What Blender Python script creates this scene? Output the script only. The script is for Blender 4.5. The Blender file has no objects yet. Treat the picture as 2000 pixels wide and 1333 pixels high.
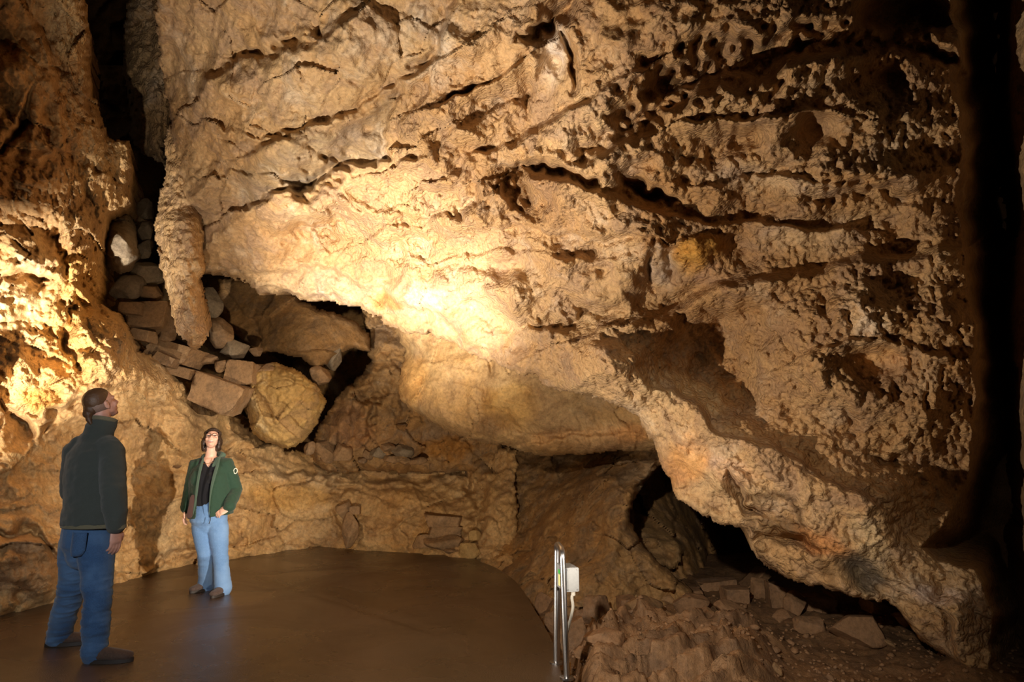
import bpy, bmesh, math, random
import numpy as np
from mathutils import Vector, Matrix, Euler

# ------------------------------------------------------------------ camera, world, lights, exposure
C = bpy.context.scene.collection
SC = bpy.context.scene
F = 2000 * 22.0 / 36.0
PITCH = math.atan(232.0 / F)
CAMZ = 1.3
cam_d = bpy.data.cameras.new('camera'); cam_d.lens = 22.0; cam_d.sensor_width = 36.0
cam_d.clip_start = 0.05; cam_d.clip_end = 200
cam = bpy.data.objects.new('camera', cam_d); C.objects.link(cam)
cam.location = (0, 0, CAMZ); cam.rotation_euler = (math.pi / 2 + PITCH, 0, 0)
SC.camera = cam
w = bpy.data.worlds.new('world'); SC.world = w; w.use_nodes = True
bg = w.node_tree.nodes['Background']; bg.inputs[0].default_value = (1.0, 0.72, 0.48, 1); bg.inputs[1].default_value = 0.012
SC.view_settings.view_transform = 'Standard'; SC.view_settings.look = 'None'
SC.view_settings.gamma = 1.0; SC.view_settings.exposure = 0.0; SC.view_settings.use_curve_mapping = False
SC.cycles.adaptive_threshold = 0.03; SC.cycles.max_bounces = 4; SC.cycles.diffuse_bounces = 2; SC.cycles.glossy_bounces = 2

CP, SP = math.cos(PITCH), math.sin(PITCH)
def at(px, py, Y):
    """world point seen at a photo pixel, at forward distance Y"""
    t = (py - 666.5) / F; s = (px - 1000.0) / F
    dy = CP + t * SP; dz = SP - t * CP
    return Vector((s * Y / dy, Y, CAMZ + dz * Y / dy))
def ground_y(px, py, z=0.0):
    t = (py - 666.5) / F
    return (CAMZ - z) * (CP + t * SP) / (t * CP - SP)
def onfloor(px, py, z=0.0):
    return at(px, py, ground_y(px, py, z))

def lamp(name, loc, target, energy, size_deg, blend, color, radius):
    d = bpy.data.lights.new(name, 'SPOT'); d.energy = energy; d.spot_size = math.radians(size_deg)
    d.spot_blend = blend; d.color = color; d.shadow_soft_size = radius
    o = bpy.data.objects.new(name, d); C.objects.link(o); o.location = loc
    o.rotation_euler = (Vector(target) - Vector(loc)).to_track_quat('-Z', 'Y').to_euler()
    return o
WARM = (1.0, 0.86, 0.69); KEY = (1.0, 0.90, 0.76)
# cave floodlights and added fill, standing out of the camera's view
lamp('flood_or_fill_light', (-2.0, 2.35, 0.20), at(770, 545, 6.8), 3300, 42, 1.0, KEY, 0.05)
lamp('flood_or_fill_light', (-1.9, 2.2, 0.20), at(740, 270, 5.4), 1350, 70, 1.0, WARM, 0.04)
lamp('flood_or_fill_light', (-2.9, 2.5, 0.25), at(1430, 450, 5.1), 1150, 70, 1.0, WARM, 0.04)
lamp('flood_or_fill_light', (-3.65, 3.3, 0.30), at(30, 620, 5.9), 2700, 44, 1.0, KEY, 0.05)
lamp('flood_or_fill_light', (3.1, 1.2, 1.30), at(455, 960, 7.0), 2500, 27, 1.0, WARM, 0.05)
lamp('flood_or_fill_light', (-0.6, 2.3, 0.15), at(700, 790, 8.5), 850, 60, 1.0, (1.0, 0.82, 0.60), 0.08)
lamp('flood_or_fill_light', (-1.2, -0.4, 2.0), at(180, 980, 4.4), 420, 40, 1.0, (0.95, 0.97, 1.0), 0.10)  # added cool fill to lift the man's back, no lamp known there
lamp('flood_or_fill_light', (-1.0, -0.5, 2.7), at(1260, 1200, 5.6), 900, 44, 1.0, WARM, 0.06)
# ------------------------------------------------------------------ noise
_rs = np.random.RandomState(7)
PERM = _rs.permutation(256).astype(np.int64); PERM = np.concatenate([PERM, PERM])
GR = _rs.normal(size=(256, 3)); GR /= np.linalg.norm(GR, axis=1)[:, None]
RV = _rs.rand(256, 3)
def _hash(i, j, k):
    return PERM[(PERM[(PERM[i & 255] + j) & 255] + k) & 255]
def perlin(P, freq=1.0, seed=0):
    Q = P * freq + seed * 17.31
    I = np.floor(Q).astype(np.int64); f = Q - I
    u = f * f * f * (f * (f * 6 - 15) + 10)
    out = 0
    for dx in (0, 1):
        wx = u[:, 0] if dx else 1 - u[:, 0]
        for dy in (0, 1):
            wy = u[:, 1] if dy else 1 - u[:, 1]
            for dz in (0, 1):
                wz = u[:, 2] if dz else 1 - u[:, 2]
                g = GR[_hash(I[:, 0] + dx, I[:, 1] + dy, I[:, 2] + dz)]
                out = out + wx * wy * wz * (g[:, 0] * (f[:, 0] - dx) + g[:, 1] * (f[:, 1] - dy) + g[:, 2] * (f[:, 2] - dz))
    return out * 1.6
def fbm(P, freq, oct=4, seed=0, gain=0.5, ridged=False):
    a = 1.0; s = 0; t = 0
    for o in range(oct):
        n = perlin(P, freq * 2 ** o, seed + o * 3)
        if ridged: n = 1 - 2 * np.abs(n)
        s = s + a * n; t += a; a *= gain
    return s / t
def worley(P, freq, seed=0, second=False):
    Q = P * freq + seed * 11.7
    I = np.floor(Q).astype(np.int64); f = Q - I
    best = np.full(len(P), 9.0); b2 = np.full(len(P), 9.0)
    for dx in (-1, 0, 1):
        for dy in (-1, 0, 1):
            for dz in (-1, 0, 1):
                r = RV[_hash(I[:, 0] + dx, I[:, 1] + dy, I[:, 2] + dz)]
                d = (r[:, 0] + dx - f[:, 0]) ** 2 + (r[:, 1] + dy - f[:, 1]) ** 2 + (r[:, 2] + dz - f[:, 2]) ** 2
                if second: b2 = np.minimum(b2, np.maximum(best, d))
                best = np.minimum(best, d)
    if second: return np.sqrt(best), np.sqrt(b2)
    return np.sqrt(best)
def facet(P, freq, seed=0, jit=0.25):
    """broken rock faces: every cell is a plane with its own tilt"""
    Q = P * freq + seed * 9.3; Q = Q + jit * np.stack([perlin(Q, 1.3, 40), perlin(Q, 1.3, 41), perlin(Q, 1.3, 42)], 1)
    I = np.floor(Q).astype(np.int64); f = Q - I
    best = np.full(len(P), 9.0); out = np.zeros(len(P))
    for dx in (-1, 0, 1):
        for dy in (-1, 0, 1):
            for dz in (-1, 0, 1):
                hh = _hash(I[:, 0] + dx, I[:, 1] + dy, I[:, 2] + dz); r = RV[hh]
                ex, ey, ez = f[:, 0] - r[:, 0] - dx, f[:, 1] - r[:, 1] - dy, f[:, 2] - r[:, 2] - dz
                d = ex * ex + ey * ey + ez * ez; g_ = GR[(hh * 7 + 3) & 255]
                m = d < best; best = np.where(m, d, best)
                out = np.where(m, g_[:, 0] * ex + g_[:, 1] * ey + g_[:, 2] * ez + 0.5 * g_[:, 1], out)
    return out
def sstep(a, b, x):
    t = np.clip((x - a) / (b - a), 0, 1); return t * t * (3 - 2 * t)

# ------------------------------------------------------------------ 2d distance helpers
def seg_dist(X, Y, pts, closed=False):
    """distance to a polyline and the sign of the side (plus = left of travel in a y-down frame)"""
    pts = [(float(a), float(b)) for a, b in pts]
    if closed: pts = pts + [pts[0]]
    best = np.full(X.shape, 1e18); side = np.zeros(X.shape)
    for (ax, ay), (bx, by) in zip(pts[:-1], pts[1:]):
        dx, dy = bx - ax, by - ay; L = dx * dx + dy * dy + 1e-9
        t = np.clip(((X - ax) * dx + (Y - ay) * dy) / L, 0, 1)
        ex, ey = X - ax - t * dx, Y - ay - t * dy
        d = ex * ex + ey * ey
        c = np.sign(dx * (Y - ay) - dy * (X - ax))
        m = d < best
        best = np.where(m, d, best); side = np.where(m, c, side)
    return np.sqrt(best), side
def inside(X, Y, pts):
    r = np.zeros(X.shape, bool); n = len(pts)
    for i in range(n):
        x1, y1 = pts[i]; x2, y2 = pts[(i + 1) % n]
        if y1 == y2: continue
        c = ((y1 > Y) != (y2 > Y)) & (X < (x2 - x1) * (Y - y1) / (y2 - y1) + x1)
        r ^= c
    return r
def tps(ctrl):
    """thin plate spline through (x, y, value) points"""
    P = np.array(ctrl, float); x = P[:, :2] / 1000.0; v = P[:, 2]; n = len(v)
    d = np.linalg.norm(x[:, None] - x[None], axis=2)
    K = np.where(d > 0, d * d * np.log(d + 1e-12), 0) + np.eye(n) * 2e-4
    A = np.zeros((n + 3, n + 3)); A[:n, :n] = K; A[:n, n] = 1; A[:n, n + 1:] = x
    A[n, :n] = 1; A[n + 1:, :n] = x.T
    s = np.linalg.solve(A, np.concatenate([v, [0, 0, 0]]))
    def ev(X, Y):
        X = X / 1000.0; Y = Y / 1000.0
        o = s[n] + s[n + 1] * X + s[n + 2] * Y
        for i in range(n):
            r2 = (X - x[i, 0]) ** 2 + (Y - x[i, 1]) ** 2 + 1e-12
            o = o + s[i] * 0.5 * r2 * np.log(r2)
        return o
    return ev
def rays(X, Y):
    t = (Y - 666.5) / F; s = (X - 1000.0) / F
    dy = CP + t * SP
    return s / dy, (SP - t * CP) / dy

# ------------------------------------------------------------------ scene bookkeeping
def tag(o, label, cat, group=None, kind=None):
    o['label'] = label; o['category'] = cat
    if group: o['group'] = group
    if kind: o['kind'] = kind
    return o
def empty(name, loc, rz=0.0):
    o = bpy.data.objects.new(name, None); C.objects.link(o); o.location = loc; o.rotation_euler = (0, 0, rz)
    o.empty_display_size = 0.1
    return o
def link_mesh(name, me, mat, parent=None, smooth=True):
    o = bpy.data.objects.new(name, me); C.objects.link(o)
    if mat: me.materials.append(mat)
    if parent: o.parent = parent
    if smooth and len(me.polygons): me.polygons.foreach_set('use_smooth', np.ones(len(me.polygons), bool))
    return o
def np_mesh(name, V, Fc, mat, parent=None, attrs=None, smooth=True):
    """mesh from vertex array and quads/tris array (tris repeat nothing: shape (n,3) or (n,4))"""
    me = bpy.data.meshes.new(name)
    nv, nf, k = len(V), len(Fc), Fc.shape[1]
    me.vertices.add(nv); me.vertices.foreach_set('co', V.astype(np.float32).ravel())
    me.loops.add(nf * k); me.loops.foreach_set('vertex_index', Fc.astype(np.int32).ravel())
    me.polygons.add(nf); me.polygons.foreach_set('loop_start', np.arange(0, nf * k, k, dtype=np.int32))
    me.update(calc_edges=True); me.validate()
    for an, av in (attrs or {}).items():
        if av.ndim == 1:
            a = me.attributes.new(an, 'FLOAT', 'POINT'); a.data.foreach_set('value', av.astype(np.float32))
        else:
            a = me.attributes.new(an, 'FLOAT_COLOR', 'POINT')
            c = np.ones((nv, 4), np.float32); c[:, :3] = av
            a.data.foreach_set('color', c.ravel())
    return link_mesh(name, me, mat, parent, smooth)

# ------------------------------------------------------------------ materials
class NT:
    def __init__(s, name):
        s.m = bpy.data.materials.new(name); s.m.use_nodes = True; s.t = s.m.node_tree
        s.b = s.t.nodes['Principled BSDF']; s.out = s.t.nodes['Material Output']
    def n(s, typ, **kw):
        nd = s.t.nodes.new(typ)
        for k, v in kw.items():
            if k.startswith('i_'):
                key = k[2:]; key = int(key) if key.isdigit() else key
                nd.inputs[key].default_value = v
            else: setattr(nd, k, v)
        return nd
    def l(s, a, b): s.t.links.new(a, b)
    def noise(s, co, scale, detail=4, rough=0.5, dist=0.0):
        nd = s.n('ShaderNodeTexNoise'); nd.inputs['Scale'].default_value = scale
        nd.inputs['Detail'].default_value = detail; nd.inputs['Roughness'].default_value = rough
        nd.inputs['Distortion'].default_value = dist; s.l(co, nd.inputs['Vector']); return nd.outputs['Fac']
    def ramp(s, fac, stops):
        nd = s.n('ShaderNodeValToRGB'); e = nd.color_ramp.elements
        while len(e) < len(stops): e.new(0.5)
        for el, (p, c) in zip(e, stops):
            el.position = p; el.color = (c, c, c, 1) if not hasattr(c, '__len__') else (*c, 1)
        s.l(fac, nd.inputs[0]); return nd.outputs[0]
    def mix(s, fac, a, b, mode='MIX'):
        nd = s.n('ShaderNodeMix', data_type='RGBA', blend_type=mode)
        for src, i in ((fac, 0), (a, 6), (b, 7)):
            if hasattr(src, 'is_output') or hasattr(src, 'links'): s.l(src, nd.inputs[i])
            elif i == 0: nd.inputs[0].default_value = src
            else: nd.inputs[i].default_value = (*src, 1)
        return nd.outputs[2]
    def math(s, op, a, b=0.0):
        nd = s.n('ShaderNodeMath', operation=op)
        for src, i in ((a, 0), (b, 1)):
            if hasattr(src, 'links'): s.l(src, nd.inputs[i])
            else: nd.inputs[i].default_value = src
        return nd.outputs[0]

def rock_mat(name, c1, c2, c3, pale, rough=0.8, pop=True, bump=1.0, tint=True, spec=0.35, popscale=29.0):
    """weathered cave rock: three tans blended by noise, pale mineral crust, gritty and knobbly relief"""
    m = NT(name); geo = m.n('ShaderNodeNewGeometry'); co = geo.outputs['Position']
    n1 = m.ramp(m.noise(co, 0.9, 4, 0.6), [(0.38, 0.0), (0.62, 1.0)])
    n2 = m.ramp(m.noise(co, 2.7, 5, 0.65, 0.8), [(0.45, 0.0), (0.62, 1.0)])
    n3 = m.ramp(m.noise(co, 1.6, 5, 0.7), [(0.55, 0.0), (0.72, 1.0)])
    n4 = m.noise(co, 26.0, 3, 0.7)
    col = m.mix(n1, c1, c2); col = m.mix(n2, col, c3)
    col = m.mix(m.math('MULTIPLY', n3, 0.6), col, pale)
    sp = m.ramp(n4, [(0.3, 0.72), (0.5, 1.0), (0.7, 1.2)])
    col = m.mix(1.0, col, sp, 'MULTIPLY')
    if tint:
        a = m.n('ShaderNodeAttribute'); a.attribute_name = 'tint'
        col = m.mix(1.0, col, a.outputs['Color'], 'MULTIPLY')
    m.l(col, m.b.inputs['Base Color'])
    m.b.inputs['Roughness'].default_value = rough; m.b.inputs['Specular IOR Level'].default_value = spec
    # relief
    h = m.math('MULTIPLY', m.noise(co, 9.0, 4, 0.6), 0.022)
    h = m.math('ADD', h, m.math('MULTIPLY', m.noise(co, 90.0, 2, 0.7), 0.006))
    if pop:
        v = m.n('ShaderNodeTexVoronoi', feature='F1'); v.inputs['Scale'].default_value = popscale
        m.l(co, v.inputs['Vector'])
        pa = m.n('ShaderNodeAttribute'); pa.attribute_name = 'pop'
        k = m.math('MULTIPLY', m.math('SUBTRACT', 1.0, m.math('POWER', v.outputs['Distance'], 2.0)), pa.outputs['Fac'])
        h = m.math('ADD', h, m.math('MULTIPLY', k, 0.015))
    bn = m.n('ShaderNodeBump'); bn.inputs['Strength'].default_value = bump; bn.inputs['Distance'].default_value = 1.0
    m.l(h, bn.inputs['Height']); m.l(bn.outputs[0], m.b.inputs['Normal'])
    return m.m
TAN, OCH, BRN, PALE = (0.56, 0.38, 0.20), (0.50, 0.30, 0.12), (0.34, 0.21, 0.10), (0.70, 0.57, 0.42)
M_CEIL = rock_mat('cave_rock_ceiling', TAN, (0.48, 0.29, 0.13), (0.40, 0.26, 0.15), PALE)
M_WALL = rock_mat('cave_rock_wall', (0.60, 0.39, 0.18), (0.55, 0.32, 0.12), (0.42, 0.25, 0.11), (0.68, 0.50, 0.29))
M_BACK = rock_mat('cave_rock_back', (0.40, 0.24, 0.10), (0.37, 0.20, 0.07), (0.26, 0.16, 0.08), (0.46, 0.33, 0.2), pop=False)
M_GRND = rock_mat('cave_rock_ground', (0.26, 0.155, 0.08), (0.22, 0.125, 0.06), (0.15, 0.09, 0.05), (0.34, 0.24, 0.16), rough=0.7, pop=False)
M_BOUL = rock_mat('broken_boulder_rock', (0.36, 0.22, 0.11), (0.32, 0.19, 0.09), (0.24, 0.15, 0.08), (0.45, 0.33, 0.22), pop=False, tint=False, bump=0.8)
M_GREY = rock_mat('grey_boulder_rock', (0.30, 0.23, 0.15), (0.26, 0.20, 0.13), (0.20, 0.15, 0.10), (0.40, 0.34, 0.26), pop=False, tint=False, bump=0.8)
M_OCHB = rock_mat('ochre_boulder_rock', (0.46, 0.30, 0.12), (0.42, 0.25, 0.07), (0.33, 0.2, 0.08), (0.5, 0.4, 0.25), pop=False, tint=False, bump=1.0)
M_RUBB = rock_mat('rubble_rock', (0.33, 0.19, 0.10), (0.27, 0.155, 0.08), (0.21, 0.125, 0.07), (0.42, 0.29, 0.2), pop=False, tint=False, bump=0.7)
# ------------------------------------------------------------------ rock masses
SURF = []
def surf_y(px, py):
    best = 99.0
    for X_, Y_, D_ in SURF:
        d = (X_ - px) ** 2 + (Y_ - py) ** 2; k = int(np.argmin(d))
        if d[k] < 30: best = min(best, float(np.median(D_[d < 200])))
    return best
class Relief:
    """a rock mass: a surface of varying distance inside an outline, with rounded rim, thickness and sculpted relief"""
    def __init__(s, name, outline, ctrl, step=2.5, rim=22, rim_depth=0.35, thick=1.6, jag=5.0, seed=0, warp=6.0):
        s.name = name; s.seed = seed
        ox = [p[0] for p in outline]; oy = [p[1] for p in outline]
        xs = np.arange(min(ox) - 10, max(ox) + 10, step); ys = np.arange(min(oy) - 10, max(oy) + 10, step)
        X, Y = np.meshgrid(xs, ys); s.shape = X.shape
        X = X.ravel(); Y = Y.ravel()
        s.D = tps(ctrl)(X, Y)
        sx, sz = rays(X, Y)
        s.X, s.Y, s.sx, s.sz = X, Y, sx, sz
        s.P = np.stack([sx * s.D, s.D, CAMZ + sz * s.D], 1)
        P = s.P
        jx = fbm(P, 3.0, 4, seed + 20) * jag * 2; jy = fbm(P, 3.0, 4, seed + 31) * jag * 2
        jx += fbm(P, 14.0, 3, seed + 22) * jag * 0.9; jy += fbm(P, 14.0, 3, seed + 33) * jag * 0.9
        ins = inside(X + jx, Y + jy, outline)
        dist, _ = seg_dist(X + jx, Y + jy, outline, True)
        s.ins = ins; s.h = np.zeros(len(X))
        q = np.clip(1 - dist / rim, 0, 1)
        s.back = rim_depth * (1 - np.sqrt(np.clip(1 - q * q, 0, 1)))
        s.WX = X + perlin(P, 2.2, seed + 3) * warp * 2 + perlin(P, 7.0, seed + 5) * warp
        s.WY = Y + perlin(P, 2.2, seed + 4) * warp * 2 + perlin(P, 7.0, seed + 6) * warp
        s.tint = np.ones((len(X), 3)); s.pop = np.zeros(len(X)); s.thick = thick
    # sculpting, all in metres towards the viewer side
    def crev(s, pts, w, d):
        """an open crack: tapers to its ends, width and depth wander, upper lip bulges over it"""
        pts = [(float(a), float(b)) for a, b in pts]
        L = [0.0]
        for a, b in zip(pts[:-1], pts[1:]): L.append(L[-1] + math.hypot(b[0] - a[0], b[1] - a[1]))
        best = np.full(s.WX.shape, 1e18); T = np.zeros(s.WX.shape); up = np.zeros(s.WX.shape)
        wob = 0.8 * w; WX = s.WX + wob * perlin(s.P, 11.0, 90); WY = s.WY + wob * perlin(s.P, 11.0, 91)
        for k, ((ax, ay), (bx, by)) in enumerate(zip(pts[:-1], pts[1:])):
            dx, dy = bx - ax, by - ay; LL = dx * dx + dy * dy + 1e-9
            t = np.clip(((WX - ax) * dx + (WY - ay) * dy) / LL, 0, 1)
            ex, ey = WX - ax - t * dx, WY - ay - t * dy; dd = ex * ex + ey * ey; m = dd < best
            best = np.where(m, dd, best); T = np.where(m, (L[k] + t * (L[k + 1] - L[k])) / L[-1], T)
            nx, ny = -dy, dx
            if ny > 0 or (ny == 0 and nx > 0): nx, ny = -nx, -ny
            up = np.where(m, (ex * nx + ey * ny), up)
        q = np.sqrt(best); tp = np.clip(np.sin(np.pi * np.clip(T, 0.02, 0.98)), 0, 1) ** 0.6
        ww = w * (0.35 + 0.75 * tp) * (1 + 0.5 * perlin(s.P, 4.0, 93))
        ww = np.clip(ww, 1.0, None)
        s.h -= d * tp * np.exp(-(q / ww) ** 2)
        s.h += 0.35 * d * tp * np.exp(-((q - 2.0 * ww) / (1.6 * ww)) ** 2) * (up > 0)
    def facets(s, amp, freq, seed=0, mask=1.0, flat=None):
        P = s.P if flat is None else s.P * np.array(flat)[None]
        s.h += amp * mask * facet(P, freq, seed)
    def scallop(s, amp, freq, d1, el, seed=0, mask=1.0):
        """dished hollows with sharp ridges between, drawn out along d1"""
        d1 = Vector(d1).normalized(); d2 = Vector((-d1.z, 0, d1.x)).normalized()
        Q = np.stack([s.P @ np.array(d1) / el, s.P @ np.array(d2), s.P[:, 1]], 1)
        Q = Q + 0.12 / freq * np.stack([perlin(Q, 1.5 * freq, 95), perlin(Q, 1.5 * freq, 96), perlin(Q, 1.5 * freq, 97)], 1)
        s.h += amp * mask * (np.clip(worley(Q, freq, seed), 0, 1.0) ** 2 - 0.4)
    def ledge(s, pts, w, hgt, soft=6.0):
        """steps out sharply on the left-of-travel side and fades back over w pixels"""
        dd, sd = seg_dist(s.WX, s.WY, pts); sg = dd * sd
        ex, ey = pts[0]; fx, fy = pts[-1]
        s.h += hgt * sstep(-soft, soft, -sg) * np.exp(-np.clip(-sg, 0, None) / w)
    def lump(s, cx, cy, rx, ry, hgt, ang=0.0, p=2.0):
        a = math.radians(ang); X = s.WX - cx; Y = s.WY - cy
        u = (X * math.cos(a) + Y * math.sin(a)) / rx; v = (-X * math.sin(a) + Y * math.cos(a)) / ry
        s.h += hgt * np.exp(-(u * u + v * v) ** (p / 2))
    def fold(s, pts, slope, sidesign=1):
        dd, sd = seg_dist(s.WX, s.WY, pts); g = np.clip(dd * sd * sidesign, 0, None); s.h -= slope * g
    def mask(s, pts, soft=20):
        i = inside(s.WX, s.WY, pts); d, _ = seg_dist(s.WX, s.WY, pts, True)
        return sstep(-soft, soft, np.where(i, d, -d))
    def paint(s, pts, col, k=1.0, soft=20, rag=0.5):
        m = s.mask(pts, soft)
        if rag: m = np.clip(m * (1 + rag * 2 * fbm(s.P, 4.0, 4, 60)), 0, 1)
        m = (m * k)[:, None]; s.tint = s.tint * (1 - m) + np.array(col)[None] * m
    def spot(s, cx, cy, rx, ry, col, k=1.0, ang=0):
        a = math.radians(ang); X = s.WX - cx; Y = s.WY - cy
        u = (X * math.cos(a) + Y * math.sin(a)) / rx; v = (-X * math.sin(a) + Y * math.cos(a)) / ry
        m = sstep(1.3, 0.6, np.sqrt(u * u + v * v) + 0.35 * fbm(s.P, 4.0, 4, 61)) * k
        s.tint = s.tint * (1 - m[:, None]) + np.array(col)[None] * m[:, None]
    def strata(s, d1, amp, f_along, f_across, seed=0, mask=1.0):
        d1 = Vector(d1).normalized(); d2 = Vector((-d1.z, 0, d1.x)).normalized()
        Q = np.stack([s.P @ np.array(d1) * f_along, s.P @ np.array(d2) * f_across, s.P[:, 1] * 0.5], 1)
        s.h += amp * fbm(Q, 1.0, 4, seed, 0.5, True) * mask
    def popcorn(s, amp, cell, mask, seed=0):
        P = s.P + 0.25 * cell * np.stack([perlin(s.P, 1.5 / cell, 70), perlin(s.P, 1.5 / cell, 71), perlin(s.P, 1.5 / cell, 72)], 1)
        k = np.clip(1.0 - worley(P, 1.0 / cell, seed) * 1.15, 0, 1)
        s.h += amp * mask * np.sqrt(k)
    def noise(s, amp, freq, oct=4, seed=0, ridged=False, mask=1.0, gain=0.5):
        s.h += amp * mask * fbm(s.P, freq, oct, s.seed + seed, gain, ridged)
    def build(s, mat, kind='structure'):
        ny, nx = s.shape
        D = s.D - s.h + s.back
        V = np.stack([s.sx * D, D, CAMZ + s.sz * D], 1); SURF.append((s.X[s.ins], s.Y[s.ins], D[s.ins]))
        idx = np.arange(nx * ny).reshape(ny, nx)
        keep = s.ins.reshape(ny, nx)
        q = keep[:-1, :-1] & keep[1:, :-1] & keep[:-1, 1:] & keep[1:, 1:]
        A = idx[:-1, :-1][q]; B = idx[1:, :-1][q]; Cc = idx[1:, 1:][q]; Dd = idx[:-1, 1:][q]
        Q = np.stack([A, B, Cc, Dd], 1)
        # rim edges -> skirt going back, then a back plate ring
        E = np.concatenate([Q[:, [0, 1]], Q[:, [1, 2]], Q[:, [2, 3]], Q[:, [3, 0]]])
        key = np.sort(E, 1); code = key[:, 0] * (nx * ny) + key[:, 1]
        u, inv, cnt = np.unique(code, return_inverse=True, return_counts=True)
        be = E[cnt[inv] == 1]
        used = np.unique(Q); remap = -np.ones(nx * ny, np.int64); remap[used] = np.arange(len(used))
        Vn = [V[used]]; T = [s.tint[used]]; Pp = [s.pop[used]]; Qn = [remap[Q]]
        bv = np.unique(be); base = len(used); ring_prev = {}
        cen = V[used].mean(0)
        prev = remap[bv]
        off = 0
        for r, (dep, shrink) in enumerate(((0.10, 0.01), (0.45, 0.05), (1.0, 0.12))):
            W = V[bv].copy(); ddep = s.thick * dep
            W = W + (W - np.array([0, 0, CAMZ])) * (ddep / W[:, 1:2]); W[:, 0] += (cen[0] - W[:, 0]) * shrink; W[:, 2] += (cen[2] - W[:, 2]) * shrink + 0.02 * ddep
            W += 0.05 * dep * np.stack([perlin(W, 3.0, 5), perlin(W, 3.0, 6), perlin(W, 3.0, 7)], 1)
            cur = base + off + np.arange(len(bv)); off += len(bv)
            m0 = -np.ones(nx * ny, np.int64); m0[bv] = prev
            m1 = -np.ones(nx * ny, np.int64); m1[bv] = cur
            Qn.append(np.stack([m0[be[:, 1]], m0[be[:, 0]], m1[be[:, 0]], m1[be[:, 1]]], 1))
            Vn.append(W); T.append(s.tint[bv]); Pp.append(s.pop[bv]); prev = cur
        V2 = np.concatenate(Vn); Q2 = np.concatenate(Qn)
        o = np_mesh(s.name, V2, Q2, mat, attrs={'tint': np.concatenate(T), 'pop': np.concatenate(Pp)})
        if kind: o['kind'] = kind
        return o

# ================================================================== ceiling: the great overhanging mass
OUT_CEIL = [(290,-200),(305,60),(318,180),(345,300),(355,420),(385,530),(440,543),(482,548),(505,577),(560,576),(600,590),(645,590),(690,603),(735,618),
  (775,650),(840,652),(900,682),(950,706),(1010,727),(1080,760),(1180,788),(1245,812),(1262,850),(1290,900),(1312,930),(1325,975),(1370,1008),
  (1420,1030),(1462,1040),(1470,1078),(1492,1108),(1550,1142),(1640,1158),(1735,1178),(1778,1222),(1800,1262),(1840,1285),(1868,1312),(1890,1325),(1960,1330),(2010,1330),(2000,900),(1990,300),(2010,-200)]
c = [(300,-150,4.6),(300,60,5.6),(340,300,6.7),(380,520,7.5),(480,545,7.6),(600,590,7.7),(740,615,7.4),(850,650,7.0),(950,705,6.7),(1080,755,6.3),(1250,810,5.9),
  (1325,975,5.69),(1465,1060,5.5),(1640,1150,5.13),(1780,1220,5.02),(1870,1310,4.93),(1930,1200,4.93),(1900,870,5.05),(1895,640,4.95),(1880,330,4.75),(1870,60,4.45),(1870,-150,4.05),
  (1600,-150,3.7),(1300,-150,3.58),(1000,-150,3.8),(650,-150,4.2),(500,60,5.2),(500,250,5.9),(480,430,7.0),(700,250,5.7),(700,450,6.9),(850,560,6.7),(850,330,5.8),(1000,500,6.0),(1000,300,5.3),
  (1000,80,4.6),(1200,560,5.5),(1200,350,5.0),(1200,150,4.5),(1400,700,5.35),(1400,480,5.25),(1400,250,4.75),(1400,50,4.25),(1600,1000,5.2),(1600,750,5.0),(1600,500,5.05),(1600,250,4.65),(1600,60,4.25),
  (1780,800,4.93),(1780,600,4.98),(1780,350,4.78),(1780,1050,5.13),(1400,900,5.55)]
R = Relief('ceiling', OUT_CEIL, c, step=2.4, rim=15, rim_depth=0.20, thick=2.2, jag=8, seed=1, warp=9)
X, Y = R.WX, R.WY
# where the knobbly cave coral grows (right of a ragged diagonal), smooth pale rock elsewhere
popreg = R.mask([(1010,-200),(1000,30),(900,60),(850,110),(770,230),(760,320),(640,400),(620,480),(760,520),(880,560),(1000,640),(1080,745),(1260,800),(1300,930),(1480,1100),(1790,1230),(1900,1330),(2100,1330),(2100,-200)], 30)
smooth = np.zeros(len(X))
for cx, cy, rx, ry in ((1090,120,40,80),(1190,560,70,50),(1370,490,45,35),(1300,530,40,50),(1600,455,80,35),(1700,710,60,40),(960,120,60,40),(720,290,60,40),(1330,900,60,60),(1350,980,60,40),(1640,1120,70,30),(1590,250,60,30),(1000,520,60,30),(1200,60,70,60)):
    smooth = np.maximum(smooth, np.exp(-(((X - cx) / rx) ** 2 + ((Y - cy) / ry) ** 2)))
pm = popreg * (1 - 0.85 * smooth)
big = R.mask([(1230,620),(1500,600),(1640,560),(1880,540),(1910,900),(1850,1010),(1780,1090),(1600,960),(1480,860),(1320,780),(1200,720)], 40)
up = R.mask([(1250,260),(1400,130),(1640,120),(1850,180),(1880,330),(1600,400),(1400,400),(1250,350)], 40)
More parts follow.
